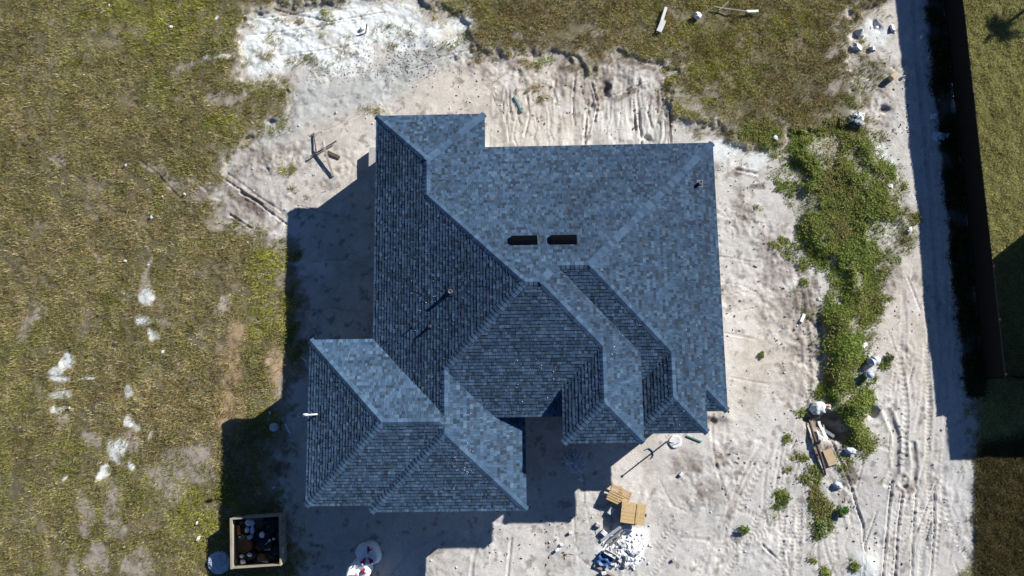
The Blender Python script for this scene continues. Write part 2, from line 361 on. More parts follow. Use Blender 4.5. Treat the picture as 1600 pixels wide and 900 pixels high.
# relief
NZT = fbm(GX, GY, 1.3, 391, 3)
def lines(items, X, Y):
    """tracks and ruts: (pixel polyline, half width m, depth m, tread 0/1). returns height and a darkening of disturbed soil"""
    H = np.zeros(X.shape, np.float32); T = np.zeros(X.shape, np.float32)
    for poly, hw, dep, tread in items:
        pw = [P(*q) for q in poly]; s0 = 0.0
        for (ax, ay), (bx, by) in zip(pw[:-1], pw[1:]):
            ex, ey = bx-ax, by-ay; L = math.hypot(ex, ey); ex /= L; ey /= L; pad = hw*2.2
            sel = (X > min(ax, bx)-pad) & (X < max(ax, bx)+pad) & (Y > min(ay, by)-pad) & (Y < max(ay, by)+pad)
            dx, dy = X[sel]-ax, Y[sel]-ay; u = dx*ex+dy*ey; v = -dx*ey+dy*ex
            on = (u >= -.02) & (u <= L+.02); r = np.abs(v)/hw
            dep_ = dep*(.3+1.15*NZT[sel])
            prof = -dep_*np.exp(-(r/.75)**4)+dep_*.5*np.exp(-((r-1.25)/.35)**2)
            if tread:
                ph = (u+s0+np.abs(v)*.6)/(.17 if tread == 1 else .24)
                prof = prof*.6+(r < .95)*np.where((ph % 1) < .5, -.024, .008)*np.clip(NZT[sel]*2.6-.6, 0, 1)
            h = H[sel]; h2 = np.where(on & (np.abs(prof) > np.abs(h)), prof, h); H[sel] = h2
            t = T[sel]; T[sel] = np.maximum(t, on*np.exp(-(r/.8)**4)); s0 += L
    return H, T
tracks = [
 ([(1238,400),(1252,470),(1262,540),(1262,620),(1240,700),(1225,780),(1218,920)],.16,.035,1),([(1268,400),(1278,480),(1284,540),(1280,600),(1262,680),(1250,780),(1245,920)],.16,.03,1),
 ([(1205,700),(1180,745),(1155,800)],.17,.03,2),([(1190,690),(1160,740),(1135,800)],.1,.03,0),([(1222,700),(1212,760),(1218,830)],.09,.03,0),([(1240,700),(1255,760),(1265,800)],.05,.04,0),
 ([(1085,880),(1120,870),(1150,850),(1200,830)],.16,.02,1),([(1190,850),(1230,890),(1240,920)],.07,.04,0),([(1060,840),(1130,845),(1180,825)],.1,.02,0),
 ([(1408,560),(1416,640),(1412,720),(1418,800),(1400,860),(1392,920)],.14,.035,2),([(1448,540),(1452,640),(1450,720),(1456,800),(1440,860),(1438,920)],.15,.035,1),([(1395,740),(1388,800),(1378,920)],.07,.06,0),([(1410,770),(1402,830),(1398,920)],.07,.07,0),([(1432,760),(1426,840),(1424,920)],.06,.05,0),([(1462,760),(1460,830),(1452,920)],.06,.05,0),([(1300,690),(1330,760),(1350,820),(1352,860)],.07,.06,0),([(1370,800),(1350,860)],.05,.05,0),([(1385,640),(1400,680),(1400,730),(1385,760)],.2,.05,0),([(1425,690),(1430,730),(1425,760)],.16,.05,0),([(1420,860),(1450,790),(1470,740)],.06,.04,0),
 ([(1428,0),(1440,150),(1455,300),(1466,450),(1478,600)],.16,.02,1),([(1458,0),(1470,150),(1482,300),(1495,450)],.16,.02,1),
 ([(340,272),(380,300),(420,330),(450,350)],.06,.07,0),([(355,270),(400,305),(440,330)],.05,.05,0),([(375,300),(410,320)],.09,.1,0),([(360,335),(395,358)],.07,.09,0),([(215,248),(250,275),(300,330),(330,372)],.08,.05,0),([(235,235),(280,262),(325,300)],.08,.04,0),([(150,300),(200,340),(240,400)],.08,.04,0),([(66,605),(58,680),(40,750),(4,832)],.06,.03,0),([(119,140),(124,180),(121,232)],.05,.03,0),([(0,705),(30,685),(62,662)],.05,.02,0),([(20,690),(60,640)],.04,.02,0),([(480,0),(470,60)],.03,.02,0),([(246,105),(243,135)],.06,.02,0),([(218,110),(214,135)],.04,.02,0),([(0,208),(60,230),(140,290)],.07,.04,0),
 ([(640,110),(690,90),(735,78)],.06,.04,0),([(440,230),(520,200),(600,160),(690,110)],.05,.025,0),([(405,200),(470,165),(540,150)],.04,.02,0),([(398,30),(470,20),(560,14)],.05,.05,0),([(390,55),(480,45),(570,30)],.05,.06,0),([(400,90),(500,80),(560,70)],.05,.05,0),([(430,15),(520,35),(600,20)],.06,.06,0),
 ([(460,320),(500,330),(560,345)],.04,.03,0),([(480,410),(540,405),(580,420)],.04,.03,0),([(490,490),(520,480),(560,490)],.05,.03,0),
 ([(893,770),(898,830),(905,870),(930,890)],.025,.04,0),([(910,740),(915,790),(925,830)],.03,.03,0),([(1030,750),(1050,790),(1075,800)],.04,.03,0),([(760,820),(740,870),(735,920)],.1,.03,0),([(800,840),(790,920)],.08,.03,0),([(700,830),(640,860),(600,920)],.08,.03,0),
 ([(1125,440),(1160,446),(1185,458)],.03,.04,0),([(1150,265),(1185,272),(1200,262)],.1,.06,0),([(1120,400),(1180,410)],.05,.03,0),([(1130,520),(1180,530)],.06,.03,0),([(1140,590),(1200,600)],.06,.03,0),([(925,130),(935,165),(930,190)],.06,.08,0),([(960,150),(985,140),(1010,130)],.05,.06,0),([(850,158),(875,164)],.04,.05,0),([(1046,160),(1048,225)],.05,.08,0)]
for i in range(46):
    x = RNG.uniform(770, 1045); y = RNG.uniform(120, 190); L = RNG.uniform(25, 75)
    tracks.append(([(x, y), (x+RNG.uniform(-5, 5), y+L/2), (x+RNG.uniform(-6, 6), y+L)], RNG.uniform(.03, .1), RNG.uniform(.015, .05), 0))
for i in range(70):      # loose scrapes over the worked sand
    x = RNG.uniform(1125, 1500); y = RNG.uniform(250, 900); L = RNG.uniform(15, 60); a = RNG.normal(1.57, .35) if x > 1220 else RNG.normal(0, .25)
    tracks.append(([(x, y), (x+L*math.cos(a), y+L*math.sin(a))], RNG.uniform(.025, .07), RNG.uniform(.01, .035), 0))
for i in range(46):      # many shallow passes of the machines
    if i % 2: x, y, a = RNG.uniform(1385, 1500), RNG.uniform(420, 800), 1.57+RNG.normal(0, .1)
    else: x, y, a = RNG.uniform(1060, 1300), RNG.uniform(640, 860), RNG.choice([1.9, 2.2, .35, 1.5])+RNG.normal(0, .25)
    k = RNG.normal(0, .0025); pts = []; L = RNG.uniform(80, 220); n_ = 8
    for q in range(n_):
        pts.append((x, y)); x += L/n_*math.cos(a); y += L/n_*math.sin(a); a += k*L/n_
    hw = RNG.uniform(.07, .15)
    tracks.append((pts, hw, RNG.uniform(.008, .022), int(RNG.choice([0, 0, 0, 1, 2]))))
    if RNG.rand() < .5: tracks.append(([(u+RNG.uniform(14, 30), w__) for u, w__ in pts], hw, .012, 0))
TH, TT = lines(tracks, GX+wx*.12, GY+wy*.12)

n_l = fbm(GX, GY, 3.0, 401, 3); n_m = fbm(GX, GY, .7, 411, 4, .6); n_s = fbm(GX, GY, .22, 421, 3, .65); n_c = fbm(GX, GY, 1.2, 431, 3)
lump = sstep(.5, .75, n_c)                               # cloddy places
HZ = (n_l-.5)*.10+sand*((n_m-.5)*(.035+.05*lump)+(n_s-.5)*(.018+.06*lump))+(1-sand)*((n_m-.5)*.10+(fbm(GX, GY, .35, 425, 3)-.5)*.07)
HZ += marl*sand*((n_s-.5)*.05+(fbm((GX*.45+GY*.9)*1.5, (GX*.9-GY*.45)*.45, .6, 441, 4, .6)-.5)*.11)
HZ += greym*(fbm(GX, GY, .3, 451, 2)-.5)*.05
HZ += sstep(-.15, .15, sdf(NSLOPE, WX, WY))*(fbm(GX*2.6, GY*.5, .9, 461, 4, .6)-.5)*.12
field_up = sstep(.05, -.25, sd_sand)*sstep(3, 7.5, GY)*(1-lawn)
HZ += field_up*.13
HZ += sstep(-.1, .9, sd_w1)*(.03+.22*fbm(GX*.8+GY*.8, (GX-GY)*.45, 1.6, 471, 3))
HZ += TH*np.where(sand > .5, 1, .6)
HZ += lawn*(.06+(fbm(GX, GY, .45, 427, 3)-.5)*.10)
HZ += brown*sand*(n_s-.5)*.10
pits = [(1291,658,.6,.38),(1310,672,.55,.38),(1367,647,.25,.3),(1366,42,.2,.15),(1386,176,.25,.15),(945,142,.25,.2),(1008,215,.2,.15),(1098,660,.25,.15),(1115,655,.2,.12)]
for px, py, r, dpt in pits:
    qx, qy = P(px, py); d = np.hypot(WX-qx, WY-qy); HZ -= dpt*np.exp(-(d/r)**3)
mounds = [(1336,188,.4,.22),(1355,880,.6,.18),(985,850,.6,.12),(897,718,.5,.1),(1135,650,.3,.12),(1000,120,.8,.15),(960,140,.5,.12),(680,60,1.,.12),(520,60,1.5,.1),(1240,600,.5,.08)]
for px, py, r, hh in mounds:
    qx, qy = P(px, py); d = np.hypot(GX-qx, GY-qy); HZ += hh*np.exp(-(d/r)**2)
# level pad under the house
pad = sstep(.6, -.2, np.maximum(np.abs(GX-1.6)-7.0, np.abs(GY+.8)-6.6)); HZ = HZ*(1-pad)+pad*(-.01)
edge = np.minimum(np.minimum(GX-X0, X1-GX), np.minimum(GY-Y0, Y1-GY)); HZ *= sstep(0, .8, edge)

def mixc(a, b, t): return a*(1-t[..., None])+np.array(b, np.float32)*t[..., None]
C = np.zeros(GX.shape+(3,), np.float32)
C[:] = (.535, .49, .43)
C = mixc(C, (.49, .485, .47), sstep(.3, .7, fbm(GX, GY, 6, 501, 4)+sstep(-3, -9, GY)*.15)*.8)
C = mixc(C, (.37, .335, .295), sstep(.5, .74, fbm(GX, GY, 1.1, 511, 5, .66))*.55)
C = mixc(C, (.62, .60, .57), sstep(.5, .72, fbm(GX, GY, 1.5, 521, 4))*.65)
C = mixc(C, (.27, .235, .21), np.clip(brown*sstep(.3, .65, fbm(GX, GY, .6, 531, 4, .65))*.9+sstep(.8, .0, np.abs(sd_sand-.25))*(GY > 7)*sstep(.4, .65, fbm(GX, GY, .8, 535, 4))*.6, 0, 1))
humus_shade = sstep(.3, .75, ell([(1102,662,11,16),(1116,652,8,11),(1096,648,8,6),(385,316,26,4,-32),(400,326,30,5,-32),(375,346,20,4,-32),(945,142,12,14),(935,162,6,14),(1047,190,4,30),(1245,470,8,26),(1262,482,8,34),(1330,740,12,22),(1275,490,6,30),(1290,655,26,22),(1308,674,22,20),(990,150,30,6,20),(1000,105,30,8),(900,105,30,6),(1272,440,10,16),(1385,176,10,6),(1308,645,10,8),(1275,700,8,40,20),(1160,268,22,5),(1190,290,10,8),(1300,715,18,14)], WX, WY, .6)*.8+n_h*.8)
C = mixc(C, (.15, .12, .10), humus_shade*.85)  # dark soil patches, plus the shade of the debris pit painted in
C = mixc(C, (.42, .44, .43), greym*.7)
C = mixc(C, (.27, .27, .25), greym*sstep(.55, .8, fbm(GX, GY, .9, 541, 4, .65))*.7)
C = mixc(C, (.44, .40, .36), TT*sand*.25)
C = mixc(C, (.16, .13, .11), sand*sstep(.64, .78, fbm(GX, GY, .35, 551, 3, .6))*.6)      # dark specks of debris and humus
C = mixc(C, (.47, .47, .47), sstep(18.8, 19.6, GX)*sand*.6)
under = np.array((.118, .102, .052), np.float32)
g = sstep(.3, -.55, sd_sand+n_h*.7)*(1-lawn)
C = mixc(C, under, g*.95)
fray = sstep(-1.35, -.1, sd_sand)*sstep(.47, .6, fbm(GX, GY, .55, 565, 4, .6))*(GX < 19)
C = mixc(C, (.36, .325, .28), g*fray*.8)
C = mixc(C, (.27, .225, .17), g*sstep(.5, .72, fbm(GX, GY, .9, 561, 4, .6))*.6)
dirt = sstep(.32, .62, dirt*.8+(fbm(GX, GY, .8, 571, 5, .68)-.5)*.9)*(dirt > .02)
C = mixc(C, (.31, .27, .235), np.clip(g*dirt*.8, 0, 1))
deadp = ell([(366,560,14,56),(360,640,20,46),(375,520,14,20),(350,600,10,40),(436,575,14,36)], WX, WY, .7)
C = mixc(C, (.34, .245, .15), g*deadp*.85)
C = mixc(C, (.13, .12, .065), np.clip(weed+upg*.6, 0, 1)*.45)
C = mixc(C, (.70, .73, .72), marlw*np.where(sand > .5, .95, .8))
C = mixc(C, (.80, .80, .80), rub*.95)
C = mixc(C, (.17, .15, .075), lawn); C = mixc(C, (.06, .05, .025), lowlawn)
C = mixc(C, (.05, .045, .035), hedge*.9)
C *= (1+.22*(n_s-.5)[..., None])

# one sheet: the fine survey grid widened with ever coarser steps out to the horizon
ext = np.cumsum(.12*1.55**np.arange(19)); ext = ext[ext < 900]
fx = np.concatenate([X0-ext[::-1], gx, X1+ext]); fy = np.concatenate([Y0-ext[::-1], gy, Y1+ext]); ne = len(ext)
FXX, FYY = np.meshgrid(fx, fy)
HF = np.zeros(FXX.shape, np.float32); HF[ne:-ne, ne:-ne] = HZ
CF = np.zeros(FXX.shape+(3,), np.float32)
CF[:] = (.15, .135, .07); CF += ((fbm(FXX, FYY, 9, 601, 4)-.5)*.06)[..., None]
CF[ne:-ne, ne:-ne] = C
road = (FXX > 15.6) & (FXX < 20.6) & ((FYY > Y1) | (FYY < Y0)); CF[road] = (.5, .47, .43)
CF[(FYY < Y0) & (FXX > -9.5) & (FXX < 20.6) & (FYY > -30)] = (.5, .47, .43)
n0, n1 = FXX.shape
idx = np.arange(n0*n1).reshape(n0, n1)
quads = np.stack([idx[:-1, :-1], idx[:-1, 1:], idx[1:, 1:], idx[1:, :-1]], -1).reshape(-1, 4)
gme = np_mesh('ground', np.stack([FXX, FYY, HF], -1).reshape(-1, 3), quads, CF.reshape(-1, 3), True)
go = link('ground', gme, M_GROUND); tag(go, kind='structure')

def samp(A, x, y):
    u = np.clip((np.asarray(x)-X0)/STEP, 0, NX-1.001); v = np.clip((np.asarray(y)-Y0)/STEP, 0, NY-1.001)
    i = u.astype(int); j = v.astype(int); a = u-i; b = v-j
    return (A[j, i]*(1-a)+A[j, i+1]*a)*(1-b)+(A[j+1, i]*(1-a)+A[j+1, i+1]*a)*b
def gz(x, y): return float(samp(HZ, np.array([x]), np.array([y]))[0])
def at(px, py, dz=0.0):
    x, y = P(px, py); return Vector((x, y, gz(x, y)+dz))

# ------------------------------------------------------------------ the house
HS = dict(xL=-5.866, yB=5.8381, xR=8.9075, yP1=-5.7255, yP2=-7.0651, xQ2=7.6381, yBL=7.3788, xBr=-1.0539, xFc=7.9298, yFf=-6.5707, xFl=4.9986,
          xGr=5.2298, yGf=-6.8724, xGl=2.0243, yP2c=-5.8317, xR3=.5169, yGRf=-9.6108, xGLl=-8.5569, yGLb=-2.5195, yGLf=-9.3441)
globals().update(HS)
p, z0 = .4484, 3.0
zF = z0+p*(xR-xFc); zG = z0+p*(xQ2-xGr); zP2 = z0+p*(yP2c-yP2)
PL = dict(L=(p, 0, z0-p*xL), B=(0, -p, z0+p*yB), R=(-p, 0, z0+p*xR), P1=(0, p, z0-p*yP1), P2=(0, p, z0-p*yP2), Q2=(-p, 0, z0+p*xQ2),
          BLb=(0, -p, z0+p*yBL), BLr=(-p, 0, z0+p*xBr), Ff=(0, p, zF-p*yFf), Fl=(p, 0, zF-p*xFl), Gf=(0, p, zG-p*yGf), Gl=(p, 0, zG-p*xGl),
          R3=(-p, 0, z0+p*xR3), GRf=(0, p, z0-p*yGRf), GLl=(p, 0, z0-p*xGLl), GLb=(0, -p, z0+p*yGLb), GLf=(0, p, z0-p*yGLf))
def I(a, b, c):
    A = np.array([[PL[k][0], PL[k][1], -1] for k in (a, b, c)]); return tuple(np.linalg.solve(A, -np.array([PL[k][2] for k in (a, b, c)])))
def onp(k, x, y): return (x, y, PL[k][0]*x+PL[k][1]*y+PL[k][2])
v = {}
v['A'] = (xL, yBL, z0); v['Bc'] = (xBr, yBL, z0); v['C'] = (xBr, yB, z0); v['D'] = (xR, yB, z0); v['E'] = (xR, yP1, z0)
for n_, k in dict(v6='L BLb BLr', v7='L BLr B', v8='L B P2', v9='B P2 Q2', v10='B Q2 P1', v11='B P1 R', v12='R P1 Fl', v13='R Ff Fl', v16='P2 Q2 Gl', v17='Gl Gf Q2', v20='L P2 R3', v23='L R3 GRf', v26='GLl GLb GLf', v27='L GLb R3', w1='GLb GLf R3', w2='GLf L R3').items(): v[n_] = I(*k.split())
v['v14'] = (xFc, yFf, zF); v['v15'] = onp('R', xFc, yP1+xR-xFc); v['v18'] = (xGr, yGf, zG); v['v19'] = (xGl, yGf, zG)
v['v21'] = (xR3, yGRf, z0); v['v22'] = (xL, yGRf, z0); v['w3'] = (xL, yGLf, z0); v['v24'] = (xGLl, yGLb, z0); v['v25'] = (xGLl, yGLf, z0); v['v28'] = (xL, yGLb, z0)
v['k1'] = onp('Fl', xFl, v['v12'][1]-(v['v12'][0]-xFl)); v['k2'] = onp('P1', xFl, v['v10'][1]-(xFl-v['v10'][0])); v['k3'] = onp('P1', xFc-.05, yP1); v['k3'] = (v['k3'][0], v['k3'][1], z0)
v['k4'] = (xFl, yFf, zF); v['u1'] = onp('Q2', xGr, v['v10'][1]-(xGr-v['v10'][0])); v['k5'] = onp('Gl', xGl, v['v16'][1]-(v['v16'][0]-xGl))
xg = xGl+.35; v['k5b'] = onp('P2', xg, v['v16'][1]-(v['v16'][0]-xg)); v['k6'] = onp('P2', xg, yP2c)
v['v29'] = onp('P2', v['v20'][0]+(v['v20'][1]-yP2c), yP2c)
v['m0'] = onp('R3', v['v20'][0]+(v['v20'][1]+5.5), -5.5); v['m1'] = (xR3, -5.5, z0); v['v15b'] = onp('P1', xFc-.05, v['v15'][1]-.05)
FACES = [('L', 'A v6 v7 v8 v20 v27 v28'), ('L', 'w2 v23 v22 w3'), ('BLb', 'A Bc v6'), ('BLr', 'Bc C v7 v6'), ('B', 'C D v11 v10 v9 v8 v7'),
         ('R', 'D E v15 v14 v13 v12 v11'), ('P1', 'v10 v11 v12 k1 k2'), ('P1', 'v15 E k3'), ('Fl', 'v12 v13 k4 k1'), ('Ff', 'v13 v14 k4'),
         ('Q2', 'v9 v10 u1 v18 v17 v16'), ('Gl', 'v16 v17 v19 k5'), ('Gf', 'v17 v18 v19'), ('P2', 'v8 v9 v16 k5b k6 v29 v20'),
         ('R3', 'v20 m0 m1 v21 v23 w2 w1 v27'), ('GRf', 'v23 v21 v22'), ('GLb', 'v28 v27 w1 v26 v24'), ('GLf', 'v26 w1 w2 w3 v25'), ('GLl', 'v24 v26 v25')]

house = thing('house', 'new house under construction with blue grey shingled hip roof on bare sand', 'house', (0, 0, 0))
deck = MB()
for k, names in FACES:
    pts = [v[q] for q in names.split()]
    a = sum(pts[i][0]*pts[(i+1) % len(pts)][1]-pts[(i+1) % len(pts)][0]*pts[i][1] for i in range(len(pts)))
    if a < 0: pts = pts[::-1]
    deck.add(pts, [tuple(range(len(pts)))])
roof = deck.build('roof', M_FELT, house)

EXPO = .143/math.sqrt(1+p*p)       # plan length of one exposed course
PALC = np.array([(.084, .118, .168), (.104, .142, .196), (.070, .094, .130), (.126, .165, .216), (.054, .068, .090), (.092, .106, .124), (.152, .188, .232)])*np.array((.71, .94, 1.12))
PALW = np.array([.24, .22, .2, .12, .12, .06, .04])
def shingle_face(k, names, seed):
    rg = np.random.RandomState(seed)
    a, b, c = PL[k]
    pts = np.array([v[q] for q in names.split()])
    # slope direction in plan (uphill) and along-course direction
    up2 = np.array([a, b])/p; al = np.array([up2[1], -up2[0]])
    U = pts[:, :2] @ al; W = pts[:, :2] @ up2
    nrm = np.array([-a, -b, 1])/math.sqrt(1+p*p)
    wmin, wmax = W.min(), W.max()
    V = []; Fc = []; Cc = []
    def pt(u, w_, h):
        q = al*u+up2*w_; return np.array([q[0], q[1], a*q[0]+b*q[1]+c])+nrm*h
    def spans(w_):
        xs = []
        for i in range(len(U)):
            j = (i+1) % len(U)
            if (W[i] > w_) != (W[j] > w_): xs.append(U[i]+(w_-W[i])*(U[j]-U[i])/(W[j]-W[i]))
        xs.sort(); return list(zip(xs[::2], xs[1::2]))
    nc = int(math.ceil((wmax-wmin)/EXPO))
    band = rg.uniform(.9, 1.1, nc+1)
    for ci in range(nc):
        w0 = wmin+ci*EXPO-(.012 if ci == 0 else 0); w1_ = min(wmin+(ci+1)*EXPO, wmax)
        cuts = [w0]+sorted(x for x in W if w0+1e-4 < x < w1_-1e-4)+[w1_]
        us = [U.min()-.3+rg.uniform(0, .3)]
        while us[-1] < U.max()+.3: us.append(us[-1]+rg.choice([.07, .09, .115, .15, .2]))
        tc_ = PALC[rg.choice(len(PALC), len(us), p=PALW)]*rg.uniform(.88, 1.13, (len(us), 1))
        thick = rg.choice([.011, .017], len(us))
        wig = rg.normal(0, .002, len(us)); ua = np.array(us); wa = np.full(len(us), w0)
        dr = vnoise(ua*.9+seed*3.1, wa*2.3, 77)+vnoise(ua*.35+seed, wa*.4, 78)
        for lo, hi in zip(cuts[:-1], cuts[1:]):
            e = (hi-lo)*.02+1e-5
            A_, B_ = spans(max(lo, wmin)+e), spans(hi-e)
            if len(A_) != len(B_): continue
            for (a0, a1), (b0, b1) in zip(A_, B_):
                for t in range(len(us)-1):
                    l0, l1 = us[t]+.003, us[t+1]-.003
                    q0, q1 = max(l0, a0), min(l1, a1); r0, r1 = max(l0, b0), min(l1, b1)
                    if q1 <= q0 and r1 <= r0: continue
                    if q1 <= q0: q0 = q1 = (r0 if r0 > a1 else r1) if False else min(max(r0, a0), a1) if a1 > a0 else r0
                    if r1 <= r0: r0 = r1 = min(max(q0, b0), b1) if b1 > b0 else q0
                    h0 = .004+thick[t]*(1-(lo-w0)/EXPO*.75); h1 = .004+thick[t]*(1-(hi-w0)/EXPO*.75)
                    g_ = wig[t] if lo == w0 else 0
                    n = len(V)
                    V.extend([pt(q0, lo+g_, h0), pt(q1, lo+g_, h0), pt(r1, hi+.004, h1), pt(r0, hi+.004, h1)])
                    col = tc_[t]*band[ci]*(.80+.2*dr[t])*(1.18 if ci == 0 else 1)
                    Fc.append((n, n+1, n+2, n+3)); Cc += [col]*4
                    if lo == w0:
                        V.extend([pt(q0, lo+g_, -.002), pt(q1, lo+g_, -.002), pt(q1, lo+g_, h0), pt(q0, lo+g_, h0)])
                        Fc.append((n+4, n+5, n+6, n+7)); Cc += [col*.8]*4
    V = np.array(V); Fc = np.array(Fc)
    # face upward
    d1 = V[Fc[:, 1]]-V[Fc[:, 0]]; d2 = V[Fc[:, 3]]-V[Fc[:, 0]]
    me = np_mesh('shingles', V, Fc, np.array(Cc))
    o = link('shingles', me, M_SHINGLE, roof); tag(o, kind='stuff')
    return len(Fc)
for i, (k, names) in enumerate(FACES): shingle_face(k, names, 900+i)

# hip and ridge caps: one piece each
def cap_mesh(k1, k2, t, seed=0):
    t = Vector(t).normalized(); L = .25; sides = []
    for k in (k1, k2):
        n_ = Vector((-PL[k][0], -PL[k][1], 1)).normalized(); s = n_.cross(t).normalized()
        sides.append((s, n_))
    # each side must lean away from the other plane
    (s1, n1), (s2, n2) = sides
    if s1.dot(n2) > 0: s1 = -s1
    if s2.dot(n1) > 0: s2 = -s2
    upv = (n1+n2).normalized(); vs_ = []
    for d, hr, hs in ((0, .032, .020), (L, .022, .010)):
        c = t*d
        vs_ += [c+s1*.155+n1*hs, c+s1*.08+n1*(hs+.006), c+upv*hr, c+s2*.08+n2*(hs+.006), c+s2*.155+n2*hs]
    low = [s1*.155-n1*.002, s2*.155-n2*.002, t*0+upv*0-upv*.004]
    lowb = [t*L+s1*.155-n1*.002, t*L+s2*.155-n2*.002]
    vs_ += low+lowb
    fs_ = [(i, i+1, i+6, i+5) for i in range(4)]+[(0, 10, 12, 11, 4, 3, 2, 1), (10, 0, 5, 13), (4, 11, 14, 9)]
    return MB().add(vs_, fs_).mesh('ridge_cap')
def cap_mat(i, c):
    return pm('ridge_cap_shingle_%d' % i, c, tuple(x*.75 for x in c), 14, .92, .25, 90, spec=.15)
CAPM = [cap_mat(i, tuple(c*1.3)) for i, c in enumerate(PALC[[0, 1, 2, 3]])]
for m_ in CAPM: m_.node_tree.nodes['Principled BSDF'].inputs['Diffuse Roughness'].default_value = 1.0
EDGES = [('L', 'P2', 'v20', 'v8'), ('GLl', 'GLf', 'v25', 'v26'), ('L', 'GRf', 'v22', 'v23'), ('Gl', 'Gf', 'v19', 'v17'), ('Gf', 'Q2', 'v18', 'v17'), ('Fl', 'Ff', 'k4', 'v13'), ('Ff', 'R', 'v14', 'v13'),
         ('L', 'B', 'v7', 'v8'), ('P2', 'Q2', 'v16', 'v9'), ('P1', 'R', 'v12', 'v11'), ('GRf', 'R3', 'v21', 'v23'), ('GLl', 'GLb', 'v24', 'v26'), ('P1', 'R', 'E', 'v15'), ('L', 'BLb', 'A', 'v6'),
         ('Gl', 'Q2', 'v17', 'v16'), ('Fl', 'R', 'v13', 'v12'), ('B', 'P2', 'v8', 'v9'), ('B', 'P1', 'v10', 'v11'), ('GLb', 'GLf', 'w1', 'v26'), ('L', 'R3', 'v27', 'v20'), ('L', 'BLr', 'v7', 'v6'),
         ('B', 'R', 'D', 'v11'), ('B', 'Q2', 'v10', 'v9'), ('BLb', 'BLr', 'Bc', 'v6'), ('L', 'R3', 'v23', 'w2')]
ncap = 0; restV = []; restF = []; restC = []
for e, (k1, k2, a, b) in enumerate(EDGES):
    A_, B_ = Vector(v[a]), Vector(v[b]); L = (B_-A_).length; t = (B_-A_)/L
    proto = [cap_mesh(k1, k2, t).copy() for _ in range(4)]
    for q in range(4): proto[q].name = 'ridge_cap'; proto[q].materials.clear(); proto[q].materials.append(CAPM[q])
    d = 0.0
    while d < L-.1:
        me = proto[random.choice([0, 0, 1, 1, 2, 3])]; pos = A_+t*min(d, L-.2)
        if ncap < 300:
            o = link('ridge_cap', me, None, roof, pos)
            ncap += 1
        else:
            n = len(restV); cc = PALC[random.choice([0, 1, 2, 3])]*1.15
            restV += [tuple(x.co+pos) for x in me.vertices]; restC += [cc]*len(me.vertices)
            restF += [tuple(n+i for i in f.vertices) for f in me.polygons]
        d += .178
if restV:
    me = bpy.data.meshes.new('ridge_cap_run'); me.from_pydata(restV, [], restF); me.update()
    at_ = me.color_attributes.new('col', 'FLOAT_COLOR', 'POINT'); cc = np.ones((len(restV), 4), np.float32); cc[:, :3] = np.array(restC); at_.data.foreach_set('color', cc.ravel())
    tag(link('ridge_cap_run', me, M_SHINGLE, roof), kind='stuff')

# fascia boards under every eave
for a, b in (('A', 'Bc'), ('Bc', 'C'), ('C', 'D'), ('D', 'E'), ('E', 'k3'), ('v15', 'v14'), ('v14', 'k4'), ('k4', 'k1'), ('u1', 'v18'), ('v18', 'v19'), ('v19', 'k5'), ('k6', 'v29'), ('m1', 'v21'), ('v21', 'v22'), ('v22', 'w3'), ('w3', 'v25'), ('v25', 'v24'), ('v24', 'v28'), ('v28', 'A')):
    A_, B_ = Vector(v[a]), Vector(v[b])
    if a == 'v15': B_ = Vector(v['v14']); A_ = Vector((xFc, v['v15'][1]+.2, zF))
    dz = Vector((0, 0, -.115)); s = (B_-A_).normalized()
    inn = Vector((-s.y, s.x, 0))
    mid = (A_+B_)/2
    ctr = Vector((.5, -1.0, 0))
    if a in ('k4',): inn = Vector((1, 0, 0))
    elif a in ('u1',): inn = Vector((-1, 0, 0))
    elif a == 'v19': inn = Vector((1, 0, 0))
    elif a == 'm1': inn = Vector((-1, 0, 0))
    elif a == 'v24': inn = Vector((0, -1, 0))
    elif a == 'Bc': inn = Vector((-1, 0, 0))
    elif a == 'v22': inn = Vector((1, 0, 0))
    elif inn.dot(ctr-mid) < 0: inn = -inn
    inn = Vector((inn.x, inn.y, 0)).normalized()*.03
    MB().beam(A_+dz+inn+s*.012, B_+dz+inn-s*.012, .03, .19).build('fascia', M_FASCIA, roof)
# boxed eaves (soffits)
def prism(poly, za, zb): 
    n = len(poly); vs_ = [(x, y, za) for x, y in poly]+[(x, y, zb) for x, y in poly]
    return MB().add(vs_, [tuple(range(n))[::-1], tuple(range(n, 2*n))]+[(k, (k+1) % n, n+(k+1) % n, n+k) for k in range(n)])
q = .06
out = [(xL+q, yBL-q), (xL+q, yGLb-q), (xGLl+q, yGLb-q), (xGLl+q, yGLf+q), (xL+q, yGLf+q), (xL+q, yGRf+q), (xR3-q, yGRf+q), (xR3-q, -5.1), (xR3+.5, -5.1), (xR3+.5, -5.0), (xFl+.6, -5.0), (xFl+.6, yP1+q), (xR-q, yP1+q), (xR-q, yB-q), (xBr-q, yB-q), (xBr-q, yBL-q)]
prism(out, z0-.2, z0-.185).build('soffit', M_WHITE, roof)
